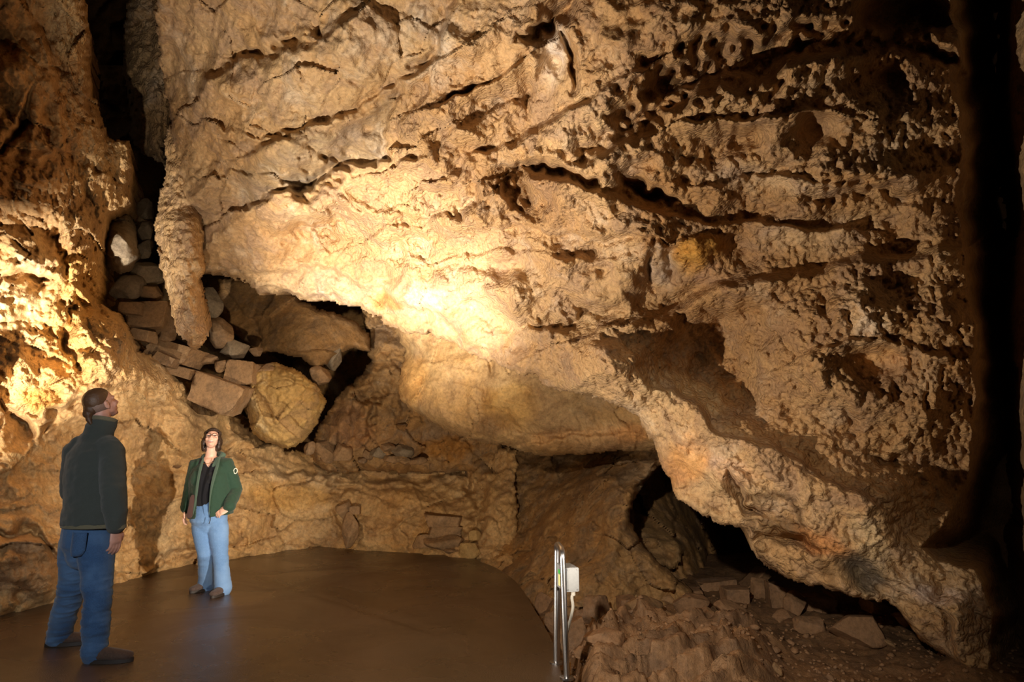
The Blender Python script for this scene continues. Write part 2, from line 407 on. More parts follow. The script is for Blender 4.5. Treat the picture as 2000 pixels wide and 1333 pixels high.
# large relief
R.noise(0.42, 0.55, 3, 1); R.noise(0.16, 1.6, 4, 2)
mid = R.mask([(640,330),(900,60),(1060,60),(1300,120),(1330,420),(1300,620),(1100,700),(860,540),(640,470)], 50)
R.scallop(0.40, 1.9, (1, 0, 0.45), 1.7, 3, mid); R.scallop(0.18, 3.6, (1, 0, 0.3), 1.4, 4, np.clip(mid + 0.5 * popreg, 0, 1))
R.scallop(0.20, 1.5, (1, 0, -0.4), 1.6, 5, popreg * (1 - mid))
R.facets(0.06, 1.3, 6, 1 - popreg, (1, 1, 1.6)); R.facets(0.02, 4.0, 7, 1 - 0.6 * popreg, (1, 1, 1.6))
R.lump(1375,680,135,95,-0.62,25)
for a_ in ((985,205,26,20),(930,400,40,22),(1060,400,34,18),(875,378,30,18),(820,470,34,16),(1130,300,44,20),(1235,440,66,14),(1160,478,50,13),(1340,575,60,16),(1070,120,20,40),(1210,380,40,16),(960,290,30,18),(1480,420,50,20),(1540,330,60,16),(1740,560,50,24),(1500,600,60,20)):
    R.lump(*a_, -0.13, -25)
R.lump(1540,800,170,55,-0.36,24); R.lump(1030,370,50,50,-0.42); R.lump(1400,285,80,36,-0.34,-15)
R.lump(560,150,180,55,0.30,-24); R.lump(560,300,170,42,0.24,-22); R.lump(480,205,90,30,-0.15,-20); R.lump(860,90,80,50,0.22,-35); R.lump(700,245,90,30,-0.12,-30)
R.lump(330,120,60,120,-0.4); R.lump(1000,60,60,60,0.15); R.lump(1180,110,70,90,0.2,10); R.lump(1200,300,90,50,0.25,-35); R.lump(1640,240,200,90,0.2,-8)
R.lump(1820,650,60,200,0.15); R.lump(1650,620,120,60,0.2,-10); R.lump(1150,700,120,30,0.25,30); R.lump(1560,960,200,50,0.2,30); R.lump(1840,960,60,70,-0.3)
R.ledge([(890,-20),(870,40),(845,110),(790,160),(768,230),(762,310)][::-1], 90, -0.16, 8)
R.strata((1, 0, 0.55), 0.13, 0.5, 2.6, 3, 1 - 0.6 * popreg)
R.strata((1, 0, 0.42), 0.11, 0.7, 2.2, 4, popreg * sstep(720, 560, Y))
R.strata((1, 0, -0.7), 0.09, 0.6, 2.4, 5, popreg * sstep(640, 800, Y))
# the ledges and steps
R.ledge([(430,250),(500,268),(600,250),(700,205),(800,150),(890,95)][::-1], 70, 0.15)
R.ledge([(385,180),(450,110),(560,88),(640,55),(700,20)][::-1], 80, 0.19, 10)
R.ledge([(480,405),(560,372),(640,345),(700,325),(765,300)][::-1], 60, 0.32, 6)
R.lump(590,412,85,30,0.24,-8,4); R.crev([(655,380),(668,420),(640,450),(560,462)], 12, 0.16)
R.ledge([(430,340),(470,330),(520,345)][::-1], 40, 0.14)
R.ledge([(775,300),(800,230),(830,180),(850,120)], 60, -0.12)
R.crev([(860,205),(905,187),(955,168)], 6, 0.16); R.ledge([(850,212),(905,192),(975,160),(1010,130)][::-1], 45, 0.24, 5)
R.crev([(800,130),(845,110)], 6, 0.1)
R.crev([(998,85),(1030,72),(1065,42),(1110,5),(1135,-40)], 13, 0.35)
R.ledge([(770,320),(840,290),(900,265),(960,230)][::-1], 40, 0.2)
R.crev([(1092,40),(1112,90),(1122,140),(1120,190)], 8, 0.18); R.crev([(1010,110),(1020,160),(1035,220)], 8, 0.12)
R.crev([(985,328),(1030,330),(1090,338),(1165,358)], 12, 0.45); R.crev([(1008,330),(1010,380),(985,420)], 20, 0.28)
R.crev([(1220,345),(1250,370),(1320,402)], 12, 0.42)
R.ledge([(960,440),(1060,445),(1160,452),(1270,468)], 60, 0.18, 7)
R.crev([(1150,290),(1255,225),(1300,185),(1370,140),(1470,112),(1570,82),(1670,60)], 44, 0.45); R.ledge([(1180,300),(1270,250),(1320,215),(1400,170),(1500,140),(1640,110)][::-1], 90, 0.22, 10)
R.crev([(420,262),(490,278),(560,262),(620,250)], 10, 0.14); R.crev([(430,95),(520,100),(600,85),(650,50)], 13, 0.16); R.crev([(540,362),(610,345),(690,332)], 18, 0.3); R.ledge([(470,300),(560,262),(660,230),(760,200)][::-1], 50, 0.08, 6)
R.ledge([(1110,200),(1160,190),(1230,155)], 40, 0.1)
R.crev([(1640,85),(1690,78),(1780,90),(1850,118),(1885,170)], 13, 0.34); R.lump(1770,30,95,42,-0.6,0,6); R.lump(1755,82,110,9,0.10,3)
R.lump(1720,175,70,38,-0.22,10); R.lump(1590,265,60,26,-0.26,-10); R.lump(1440,265,45,24,-0.22,-20); R.lump(1745,200,26,60,-0.1)
R.lump(1500,170,120,30,0.14,-15); R.lump(1640,330,140,24,0.12,3)
R.crev([(1560,390),(1680,372),(1790,385)], 16, 0.2); R.lump(1650,435,110,28,-0.1,-4)
R.ledge([(1240,612),(1330,575),(1420,545),(1520,525),(1640,508),(1760,492),(1890,462)], 130, -0.02, 20)
R.ledge([(1890,470),(1760,500),(1640,516),(1520,535),(1420,560),(1330,590),(1240,625)], 160, 0.26, 14)
R.lump(1370,490,40,34,0.14,0,4); R.crev([(1318,455),(1308,500),(1318,545)], 9, 0.14); R.crev([(1278,470),(1268,520),(1280,565)], 8, 0.12)
R.lump(1450,490,26,30,-0.10)
R.lump(1180,560,68,44,0.32,-6,5); R.crev([(1110,600),(1160,612),(1240,606)], 9, 0.1); R.lump(1000,575,60,36,0.20,0,4); R.lump(890,560,70,32,0.15,0,4)
R.crev([(1015,632),(1060,636),(1100,642),(1150,612)], 9, 0.28); R.lump(1080,675,60,22,-0.14,20); R.lump(965,620,36,30,-0.12,30)
R.lump(840,590,90,26,0.12,12); R.ledge([(480,520),(600,530),(700,548),(760,575),(860,620),(940,668)], 50, 0.14, 8)
R.ledge([(490,572),(560,566),(660,580),(745,610)], 30, 0.12, 5)
R.lump(870,345,55,30,0.12,-30); R.lump(930,385,50,34,0.14,-35); R.crev([(830,430),(900,410),(925,370),(920,340)], 9, 0.12)
R.lump(1120,255,80,30,0.16,-30); R.lump(1060,410,50,26,0.1)
R.lump(1450,660,90,60,-0.18,-20); R.lump(1620,660,150,90,0.16,-15); R.lump(1420,780,90,36,-0.10,25)
R.lump(1690,760,150,60,0.12,20); R.lump(1730,890,70,40,-0.14,20); R.crev([(1690,890),(1730,905),(1790,880)], 14, 0.14)
R.crev([(1418,915),(1438,965),(1470,992),(1505,1005)], 9, 0.26); R.ledge([(1300,870),(1400,960),(1500,1020),(1640,1090),(1800,1190)], 60, 0.10, 8)
R.crev([(1465,1042),(1530,1050),(1600,1075)], 12, 0.18); R.lump(1560,1090,80,34,0.14,15)
R.lump(1680,1115,52,30,-0.08,20,4); R.ledge([(1730,1130),(1780,1148),(1830,1180)], 30, 0.12, 5); R.lump(1848,1152,17,20,-0.12)
R.lump(1880,1230,30,70,0.12,-8); R.crev([(1840,1180),(1858,1240),(1868,1300)], 9, 0.12)
R.crev([(1175,735),(1220,745),(1290,770)], 12, 0.1)
for pts_, w_, h_ in (([(860,345),(900,318),(960,290),(1060,240),(1150,205),(1260,130)],70,.22),([(720,460),(780,440),(860,425),(960,380)],50,.15),([(1000,352),(1100,358),(1170,372),(1240,400),(1320,425),(1500,440),(1640,452)],60,.20),
    ([(860,505),(1000,488),(1100,500),(1240,492),(1330,470)],45,.14),([(1340,250),(1430,225),(1520,215),(1620,230)],50,.18),([(1380,360),(1500,345),(1640,360),(1780,340)],40,.14),([(1240,700),(1300,760),(1400,830),(1560,900),(1700,980)],60,.16),([(1560,700),(1640,670),(1740,660),(1850,690)],60,.16)):
    R.ledge(pts_[::-1], w_, h_, 7)
# the far corner of the mass, then its side face turning away
R.fold([(1850,-220),(1862,100),(1872,330),(1882,480),(1896,640),(1900,870),(1858,1000),(1800,1075),(1830,1105),(1905,1122),(1932,1200),(1935,1330)], 0.022, -1)
# small relief: cave coral knobs and grit
R.popcorn(0.09, 0.19, pm * np.clip(0.5 + fbm(R.P, 1.3, 3, 80), 0, 1), 1)
R.popcorn(0.085, 0.085, np.clip(pm * (0.5 + 0.7 * big + 0.4 * up), 0, 1.1), 2)
R.popcorn(0.042, 0.056, pm, 3); R.popcorn(0.016, 0.034, pm, 4)
R.noise(0.05, 5.0, 4, 7, True, 1 - 0.7 * popreg); R.noise(0.014, 16.0, 3, 9)
R.pop = np.clip(pm + 0.25, 0, 1)
# mineral colours, with some areas simply tinted lighter or darker
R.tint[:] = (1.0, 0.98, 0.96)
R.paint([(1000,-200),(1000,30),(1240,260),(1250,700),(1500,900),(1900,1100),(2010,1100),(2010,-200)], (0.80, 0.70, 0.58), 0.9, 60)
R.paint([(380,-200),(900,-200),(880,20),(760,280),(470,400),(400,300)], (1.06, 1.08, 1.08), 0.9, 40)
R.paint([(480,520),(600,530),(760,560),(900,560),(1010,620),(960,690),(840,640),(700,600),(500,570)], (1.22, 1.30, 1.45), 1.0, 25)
R.paint([(460,330),(640,260),(770,190),(760,300),(640,345),(480,400)], (0.66, 0.74, 0.86), 0.8, 14)  # darker, cooler tint on the grey piece above the crevice
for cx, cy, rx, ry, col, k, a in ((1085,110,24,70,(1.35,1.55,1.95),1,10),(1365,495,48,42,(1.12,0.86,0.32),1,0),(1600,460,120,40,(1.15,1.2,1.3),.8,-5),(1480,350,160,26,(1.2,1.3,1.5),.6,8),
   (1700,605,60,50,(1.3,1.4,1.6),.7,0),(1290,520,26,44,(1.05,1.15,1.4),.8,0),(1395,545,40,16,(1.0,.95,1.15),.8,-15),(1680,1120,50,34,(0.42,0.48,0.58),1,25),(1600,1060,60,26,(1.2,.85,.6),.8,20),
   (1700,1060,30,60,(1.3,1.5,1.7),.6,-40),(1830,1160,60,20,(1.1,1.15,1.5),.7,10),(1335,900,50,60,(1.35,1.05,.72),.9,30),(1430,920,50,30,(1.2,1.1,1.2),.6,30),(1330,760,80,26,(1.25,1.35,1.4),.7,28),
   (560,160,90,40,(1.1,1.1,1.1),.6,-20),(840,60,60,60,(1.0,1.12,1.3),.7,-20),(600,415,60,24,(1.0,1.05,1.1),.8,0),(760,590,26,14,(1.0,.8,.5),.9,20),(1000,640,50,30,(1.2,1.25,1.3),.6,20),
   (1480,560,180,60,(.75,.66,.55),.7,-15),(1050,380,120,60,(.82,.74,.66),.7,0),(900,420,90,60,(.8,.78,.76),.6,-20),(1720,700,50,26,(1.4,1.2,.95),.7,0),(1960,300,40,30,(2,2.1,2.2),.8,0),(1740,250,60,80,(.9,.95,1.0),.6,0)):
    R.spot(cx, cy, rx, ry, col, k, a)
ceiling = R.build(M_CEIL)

# ================================================================== left wall, running on behind the platform
OUT_WL = [(-260,-200),(120,-200),(160,-60),(176,50),(180,180),(212,265),(250,275),(262,330),(252,395),(214,420),(203,470),(207,540),(192,592),(232,612),(258,650),(266,684),
  (312,702),(352,742),(400,786),(468,815),(512,858),(560,877),(625,884),(655,905),(760,908),(850,900),(915,885),(950,870),(1010,880),(1010,1180),(900,1130),(600,1105),(380,1135),(220,1180),(60,1225),(-260,1300)]
g = ground_y
c = [(-260,1250,g(0,1255)),(0,1195,g(0,1195)),(220,1142,g(0,1142)),(380,1100,g(0,1100)),(600,1072,g(0,1072)),(800,1078,g(0,1078)),(930,1095,9.0),(1000,1130,8.7),(1000,880,9.7),
  (-260,900,4.7),(-260,500,4.3),(-260,0,3.9),(-260,-200,3.6),(0,900,5.75),(0,700,5.6),(0,500,5.3),(0,250,4.9),(0,0,4.3),(0,-200,3.9),(160,-150,4.6),(170,60,5.3),(205,260,6.1),(250,330,6.6),(205,450,6.5),(200,590,6.7),(100,420,5.6),(100,650,6.1),(100,900,6.35),
  (260,680,7.0),(200,720,6.5),(350,745,7.9),(470,820,8.9),(300,850,7.6),(300,1000,7.7),(510,870,9.3),(640,905,10.2),(800,905,10.3),(930,890,10.2),(640,960,9.8),(800,970,9.8),(480,1000,9.0),(100,1050,6.2)]
R = Relief('wall_left', OUT_WL, c, step=2.4, rim=20, rim_depth=0.3, thick=1.4, jag=6, seed=4, warp=8)
X, Y = R.WX, R.WY
pm = R.mask([(60,-200),(180,-200),(180,200),(262,270),(262,400),(207,420),(207,590),(240,610),(270,690),(350,745),(420,800),(300,770),(180,740),(120,790),(60,820),(-60,800),(-60,660),(60,640),(120,560),(120,420),(130,300),(110,100)], 24)
R.noise(0.25, 0.7, 3, 1); R.noise(0.13, 1.8, 4, 2)
R.facets(0.16, 1.1, 6, 1.0, (1, 1, 1.6)); R.facets(0.04, 3.2, 7, 1 - 0.5 * pm, (1, 1, 1.8)); R.facets(0.012, 8.0, 8); R.noise(0.05, 3.0, 5, 15)
R.strata((1, 0, -0.45), 0.10, 0.7, 2.8, 3, 1 - pm); R.noise(0.05, 4.0, 4, 5, True)
R.crev([(-20,330),(20,270),(55,225),(70,165)], 8, 0.2); R.ledge([(-60,320),(60,315),(130,300)], 60, 0.2, 8); R.ledge([(130,300),(125,200),(95,100),(60,20)], 50, 0.14, 10)
R.lump(20,60,90,60,-0.3,20); R.lump(150,130,22,90,0.1)
R.lump(170,260,30,120,0.14,-25); R.lump(150,470,40,100,0.16,-5); R.crev([(115,430),(125,500),(140,560)], 9, 0.14)
R.lump(60,500,50,30,0.2,20); R.crev([(0,550),(50,530),(110,545),(60,560)], 10, 0.16); R.lump(40,595,60,30,0.16,-15); R.lump(110,540,30,14,0.16,-30)
R.lump(200,660,62,58,0.32,20,4); R.crev([(138,600),(134,680),(146,740)], 8, 0.22); R.crev([(140,612),(170,602)], 10, 0.2)
R.lump(60,740,40,40,0.16); R.lump(10,830,50,60,-0.24,50); R.crev([(0,790),(40,830),(60,870)], 12, 0.2)
R.ledge([(60,880),(110,840),(150,790),(240,745),(330,760)], 60, 0.12, 8); R.crev([(80,860),(120,810),(160,790)], 9, 0.16)
for p in ([(300,740),(360,790),(430,840),(500,870)], [(330,780),(400,850),(470,890),(560,920)], [(280,830),(360,880),(460,930)], [(460,880),(540,905),(620,915),(700,925)]):
    R.ledge(p[::-1], 40, 0.10, 4)
R.ledge([(520,905),(640,912),(760,915),(860,915),(980,905)][::-1], 60, 0.0, 4)
R.ledge([(500,925),(620,922),(700,935),(780,938),(860,930),(960,925)], 90, -0.20, 8)
R.crev([(640,955),(670,948),(690,955)], 9, 0.2); R.crev([(655,985),(664,1040),(690,1070)], 5, 0.14); R.crev([(700,970),(696,1000),(700,1060)], 4, 0.06)
R.lump(670,990,18,30,0.08); R.lump(685,1035,18,34,0.12,0,4)
R.crev([(240,960),(260,1010),(250,1080)], 14, 0.1); R.lump(60,1100,70,55,0.28,20,5); R.crev([(-40,1050),(50,1035),(112,1085),(120,1150)], 7, 0.16)
R.lump(500,1040,60,30,0.08); R.lump(420,1060,40,30,0.12); R.crev([(250,1120),(300,1095),(380,1085),(520,1060)], 8, 0.14)
R.lump(560,1010,50,60,-0.08); R.lump(800,1000,60,50,0.06); R.crev([(925,880),(930,960),(935,1080)], 14, 0.25)
R.crev([(540,940),(640,930),(760,950),(900,940)], 6, 0.06)
R.popcorn(0.10, 0.17, pm, 1); R.popcorn(0.06, 0.075, pm, 2); R.popcorn(0.02, 0.036, pm, 3); R.noise(0.03, 9.0, 4, 9, True)
R.pop = np.clip(pm + 0.06, 0, 1)
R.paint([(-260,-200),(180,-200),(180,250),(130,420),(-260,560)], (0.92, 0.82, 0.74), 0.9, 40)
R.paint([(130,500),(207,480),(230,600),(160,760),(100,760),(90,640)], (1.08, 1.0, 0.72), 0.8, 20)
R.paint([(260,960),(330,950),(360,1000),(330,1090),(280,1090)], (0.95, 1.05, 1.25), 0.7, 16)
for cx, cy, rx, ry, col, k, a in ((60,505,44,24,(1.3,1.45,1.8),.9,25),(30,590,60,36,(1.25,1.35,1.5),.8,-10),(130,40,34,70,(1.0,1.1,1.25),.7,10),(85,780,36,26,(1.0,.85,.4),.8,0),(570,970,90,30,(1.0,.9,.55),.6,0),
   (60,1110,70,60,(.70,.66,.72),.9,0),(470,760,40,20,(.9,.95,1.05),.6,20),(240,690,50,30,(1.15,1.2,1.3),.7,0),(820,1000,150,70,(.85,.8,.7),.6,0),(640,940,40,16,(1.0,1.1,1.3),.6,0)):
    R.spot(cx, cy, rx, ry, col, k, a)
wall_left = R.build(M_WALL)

# ================================================================== smooth hanging lobe under the bright rim
OUT = [(745,590),(768,640),(792,690),(776,735),(778,780),(815,812),(870,842),(930,866),(1000,876),(1050,892),(1140,890),(1195,884),(1270,884),(1320,860),(1270,770),(1080,700),(900,620),(800,580)]
c = [(745,600,8.35),(785,700,8.45),(780,770,8.35),(870,835,8.05),(1000,872,7.75),(1140,885,7.45),(1260,880,7.05),(1300,840,6.75),(1080,740,7.25),(900,650,7.85),(880,740,7.85),(1000,800,7.55),(1150,820,7.25)]
R = Relief('ceiling', OUT, c, step=2.4, rim=30, rim_depth=0.45, thick=1.5, jag=4, seed=9, warp=5)
R.noise(0.14, 1.2, 3, 1); R.noise(0.05, 3.5, 4, 2, True); R.strata((1, 0, -0.35), 0.04, 0.8, 5.0, 3); R.facets(0.05, 2.0, 6)
R.ledge([(775,672),(860,676),(910,668)], 30, 0.10, 5)
R.crev([(955,690),(962,720),(958,740)], 7, 0.1); R.crev([(950,760),(940,800)], 7, 0.05); R.crev([(990,820),(1050,850),(1120,845),(1200,838)], 5, 0.05)
R.ledge([(1010,872),(1060,862),(1120,848),(1240,852)][::-1], 26, 0.07, 3)
for k in range(16):
    x0 = 930 + k * 19 + (k * 37 % 11); R.crev([(x0, 812 + (k * 13 % 14)), (x0 + 9, 838), (x0 + 15, 872 + (k * 7 % 9))], 2.6, 0.028)
R.noise(0.012, 14.0, 3, 7)
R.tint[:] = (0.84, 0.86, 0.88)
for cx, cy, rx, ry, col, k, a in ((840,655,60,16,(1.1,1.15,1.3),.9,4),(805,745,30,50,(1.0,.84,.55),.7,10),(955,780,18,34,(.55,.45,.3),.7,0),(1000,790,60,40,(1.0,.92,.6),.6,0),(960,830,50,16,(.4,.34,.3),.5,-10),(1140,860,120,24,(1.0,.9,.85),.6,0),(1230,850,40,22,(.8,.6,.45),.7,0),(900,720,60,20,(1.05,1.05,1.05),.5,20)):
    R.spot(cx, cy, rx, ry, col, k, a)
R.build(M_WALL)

# ================================================================== back of the recess: leaning pillar rock
OUT = [(705,600),(716,660),(722,705),(705,730),(668,758),(640,800),(616,850),(600,890),(640,925),(960,925),(985,900),(985,850),(900,800),(840,760),(830,640),(760,590)]
c = [(720,610,9.6),(720,700,9.5),(650,800,9.4),(610,880,9.6),(640,920,9.7),(800,920,9.9),(950,920,10.0),(960,860,10.0),(860,800,9.8),(820,650,9.8),(760,760,9.4),(740,850,9.5)]
R = Relief('wall_back', OUT, c, step=2.6, rim=22, rim_depth=0.4, thick=1.0, jag=6, seed=12, warp=8)
R.noise(0.25, 1.0, 4, 1); R.noise(0.08, 3.0, 4, 2, True); R.facets(0.25, 1.6, 6); R.facets(0.10, 4.5, 7); R.strata((0.5, 0, 1), 0.10, 0.7, 2.4, 3); R.noise(0.03, 9, 4, 5)
R.crev([(720,740),(740,790),(700,860)], 9, 0.2); R.crev([(770,700),(800,740),(780,800)], 8, 0.15); R.crev([(690,760),(730,780)], 8, 0.15)
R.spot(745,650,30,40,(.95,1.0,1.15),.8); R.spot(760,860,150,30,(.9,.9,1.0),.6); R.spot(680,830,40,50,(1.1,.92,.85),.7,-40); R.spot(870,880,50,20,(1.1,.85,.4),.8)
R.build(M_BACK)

# ================================================================== back wall right of the platform, with the leaning buttress
OUT = [(905,850),(1250,840),(1330,860),(1300,905),(1245,960),(1232,1010),(1250,1060),(1300,1110),(1350,1150),(1400,1190),(1150,1230),(1000,1190),(930,1140),(905,1000)]
c = [(905,860,10.2),(1000,870,10.0),(1150,870,9.6),(1300,870,8.0),(930,1100,8.9),(1000,1140,7.9),(1100,1180,7.2),(1250,1180,7.0),(1380,1180,7.0),(1290,900,7.9),(1235,990,7.5),(1260,1070,7.2),(1100,1000,8.2),(1180,940,8.0),(1150,1080,7.4),(1040,1060,8.4),(960,1000,9.7),(1060,930,9.5)]
R = Relief('wall_back', OUT, c, step=2.4, rim=18, rim_depth=0.5, thick=1.2, jag=5, seed=15, warp=7)
R.noise(0.16, 1.1, 3, 1); R.noise(0.06, 3.5, 4, 2, True); R.noise(0.03, 10, 4, 5); R.facets(0.16, 1.8, 6); R.facets(0.06, 5.0, 7)
R.strata((1, 0, 0.25), 0.08, 0.9, 3.4, 3, R.mask([(905,850),(1200,850),(1150,950),(1040,1000),(905,940)], 20))
R.ledge([(1010,1140),(1040,1060),(1090,990),(1150,930),(1200,885)], 90, -0.22, 12)
R.crev([(1300,880),(1240,950),(1235,990),(1260,1030)], 6, 0.08); R.crev([(1110,1130),(1160,1060),(1180,980)], 16, 0.08)
R.crev([(930,940),(1000,940),(1100,935)], 8, 0.10); R.lump(1130,1130,60,40,0.12); R.noise(0.10, 2.6, 4, 6, True, R.mask([(1200,1000),(1300,1050),(1400,1190),(1150,1190)], 40))
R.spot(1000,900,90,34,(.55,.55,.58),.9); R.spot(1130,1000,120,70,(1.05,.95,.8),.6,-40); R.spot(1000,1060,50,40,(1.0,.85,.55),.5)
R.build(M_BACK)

# ================================================================== low cavern behind the rubble at right
OUT = [(1150,820),(1560,900),(1760,1060),(1800,1230),(1600,1260),(1250,1240),(1190,1100),(1190,950)]
c = [(1200,850,9.6),(1240,1000,9.4),(1260,1150,8.4),(1500,1230,7.6),(1780,1230,6.6),(1400,1000,11.5),(1440,1080,12.0),(1500,950,10.5),(1700,1050,8),(1330,1080,9.0)]
R = Relief('wall_back', OUT, c, step=3.4, rim=10, rim_depth=0.2, thick=1.0, jag=6, seed=18, warp=9)
R.noise(0.4, 0.9, 4, 1); R.facets(0.35, 1.4, 6); R.noise(0.12, 3.0, 4, 2, True); R.strata((1, 0, -0.35), 0.16, 0.6, 2.4, 3)
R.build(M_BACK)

# ================================================================== chimney and far shell that close the cave
OUT = [(120,-240),(420,-240),(420,300),(520,420),(900,520),(900,960),(360,900),(180,760),(150,400)]
c = [(140,-200,9.0),(400,-200,9.0),(230,100,9.5),(300,300,9.6),(180,600,9.3),(300,700,9.8),(450,600,11.5),(700,560,13.0),(690,720,13.5),(850,900,12.0),(400,880,10.2),(550,780,12.0)]
R = Relief('wall_back', OUT, c, step=4.0, rim=10, rim_depth=0.2, thick=0.8, jag=5, seed=22, warp=9)
R.noise(0.4, 0.8, 4, 1); R.facets(0.4, 1.3, 6); R.noise(0.15, 2.4, 4, 2, True); R.popcorn(0.10, 0.2, 1.0 * (R.Y < 300), 3)
R.build(M_BACK)

# popcorn-covered rib in the chimney beside the black gap
OUT = [(245,-240),(420,-240),(400,0),(345,120),(335,260),(318,330),(270,290),(250,265),(246,180),(238,100),(246,40)]
c = [(250,-200,7.0),(410,-200,6.6),(300,0,7.4),(250,150,7.7),(330,150,7.5),(290,290,7.9)]
R = Relief('wall_back', OUT, c, step=2.6, rim=26, rim_depth=0.5, thick=1.5, jag=9, seed=25, warp=9)
R.noise(0.2, 1.6, 4, 1); R.popcorn(0.12, 0.15, 1.0, 2); R.popcorn(0.05, 0.06, 1.0, 3); R.pop[:] = 1.0
R.lump(290,170,26,60,0.1)
R.tint[:] = (.8, .8, .8)
R.build(M_CEIL)

# ================================================================== right wall beyond the black gap
OUT = [(1965,-220),(2300,-220),(2300,1400),(2010,1400),(2004,1000),(1990,760),(1978,700),(1974,640),(1980,560),(1985,500),(2000,400),(1985,330),(1975,250)]
c = [(1970,-200,4.6),(2300,-200,3.0),(2300,600,3.0),(2300,1380,3.2),(1980,500,5.0),(1980,700,5.0),(2010,1380,4.6),(2100,600,4.0)]
R = Relief('wall_right', OUT, c, step=3.2, rim=16, rim_depth=0.25, thick=1.5, jag=5, seed=28, warp=7)
R.noise(0.2, 1.2, 4, 1); R.popcorn(0.05, 0.07, 1.0, 2); R.pop[:] = 0.6; R.tint[:] = (.7, .68, .66)
R.build(M_CEIL)

# ================================================================== pendant
OUT = [(330,240),(322,300),(316,350),(300,420),(304,500),(322,560),(334,620),(345,652),(372,682),(392,684),(408,660),(402,600),(396,560),(400,480),(392,400),(380,300),(385,240)]
c = [(330,250,6.6),(385,250,6.5),(305,430,6.8),(395,430,6.75),(330,600,6.9),(400,600,6.9),(385,680,6.95),(350,450,6.55),(365,600,6.7)]
R = Relief('stalactite', OUT, c, step=2.0, rim=44, rim_depth=0.42, thick=0.5, jag=8, seed=31, warp=5)
R.noise(0.06, 2.4, 4, 1); R.popcorn(0.12, 0.15, 1.0, 2); R.popcorn(0.06, 0.07, 1.0, 3); R.pop[:] = 1.0
R.crev([(345,300),(350,420),(360,560)], 12, 0.05)
R.tint[:] = (1.02, 0.98, 0.9); R.spot(375,640,30,50,(1.1,1.15,1.25),.8); R.spot(360,450,20,90,(1.1,1.1,1.15),.6)
o = R.build(M_CEIL, None)
tag(o, 'long tapering stalactite crusted with knobbly cave coral, hanging over the rubble', 'stalactite')
# ================================================================== boulders shaped on their own outlines
def big(name, outline, ctrl, mat, label, cat, fn=None, **kw):
    r = Relief(name, outline, ctrl, **kw)
    if fn: fn(r)
    o = r.build(mat, None); return tag(o, label, cat)
def _slab(r):
    r.noise(0.07, 1.2, 3, 1); r.noise(0.03, 4, 4, 2, True); r.facets(0.10, 1.1, 6); r.tint[:] = (0.72, 0.68, 0.62)
    r.crev([(500, 600), (505, 660), (498, 700)], 5, 0.06)
big('rock_slab', [(402,545),(480,540),(560,565),(620,600),(650,610),(690,622),(722,650),(726,690),(690,682),(655,700),(622,728),(590,702),(540,690),(505,694),(480,672),(440,640),(415,600)],
    [(410,560,9.2),(560,600,9.0),(720,670,9.1),(500,690,8.9),(620,720,8.7),(600,650,8.7)], M_BACK,
    'huge smooth brown slab leaning across the recess, black gap above its edge', 'rock', _slab, step=2.4, rim=16, rim_depth=0.3, thick=0.7, jag=4, seed=40)
def _wedge(r):
    r.noise(0.08, 1.4, 3, 1); r.noise(0.05, 4, 5, 2, True); r.facets(0.25, 1.3, 9); r.facets(0.08, 4.0, 7); r.noise(0.02, 14, 4, 5)
    r.popcorn(0.06, 0.08, sstep(770, 730, r.Y), 2); r.crev([(485,760),(560,742),(640,770)], 5, 0.06)
big('boulder', [(486,716),(540,706),(590,728),(622,752),(640,786),(622,828),(596,862),(562,880),(520,868),(490,845),(480,800)],
    [(490,720,8.2),(560,720,8.2),(630,790,8.3),(560,870,8.3),(490,840,8.35),(560,790,8.1)], M_OCHB,
    'big ochre wedge-shaped boulder resting on the ledge in the recess', 'boulder', _wedge, step=2.0, rim=22, rim_depth=0.35, thick=0.5, jag=3, seed=44)
def _hang(r):
    r.noise(0.06, 2, 3, 1); r.noise(0.03, 6, 4, 2, True); r.facets(0.15, 2.5, 6)
big('boulder', [(206,424),(250,412),(268,440),(272,500),(255,530),(232,538),(206,520),(200,470)],
    [(206,430,7.0),(268,440,7.1),(270,520,7.1),(210,520,7.0),(238,470,6.75)], M_GREY,
    'grey upright block wedged in the crack beside the left wall', 'boulder', _hang, step=2.0, rim=26, rim_depth=0.35, thick=0.4, jag=3, seed=46)

# ------------------------------------------------------------------ loose rocks
def rock_mesh(name, wx, wy, wz, seed, boxy=0.0, sub=4, rough=1.0, roll=0.0, yaw=0.0):
    rs = np.random.RandomState(seed)
    bm = bmesh.new(); bmesh.ops.create_icosphere(bm, subdivisions=sub, radius=1.0)
    V = np.array([v.co[:] for v in bm.verts]); Fc = np.array([[v.index for v in f.verts] for f in bm.faces]); bm.free()
    ns = rs.normal(size=(13, 3)); ns /= np.linalg.norm(ns, axis=1)[:, None]; ds = rs.uniform(0.52, 0.8, 13)
    if boxy:
        bn = np.array([[1, 0, 0], [-1, 0, 0], [0, 1, 0], [0, -1, 0], [0, 0, 1], [0, 0, -1]], float) + rs.normal(size=(6, 3)) * 0.1
        bn /= np.linalg.norm(bn, axis=1)[:, None]; ns = np.concatenate([bn, ns[:4]]); ds = np.concatenate([np.full(6, 0.5), rs.uniform(0.66, 0.8, 4)])
    for _ in range(3):
        for n, d in zip(ns, ds):
            k = np.clip(V @ n - d, 0, None); V = V - k[:, None] * n[None]
    V = V * (1 + 0.10 * rough * fbm(V, 1.6, 4, seed)[:, None] + 0.035 * rough * fbm(V, 6.0, 3, seed + 2, 0.5, True)[:, None])
    lo, hi = V.min(0), V.max(0); V = (V - (lo + hi) / 2) / (hi - lo) * np.array([wx, wy, wz])
    Rm = np.array(Euler((0, math.radians(roll), 0)).to_matrix() @ Euler((0, 0, math.radians(yaw))).to_matrix())
    return V @ Rm.T, Fc
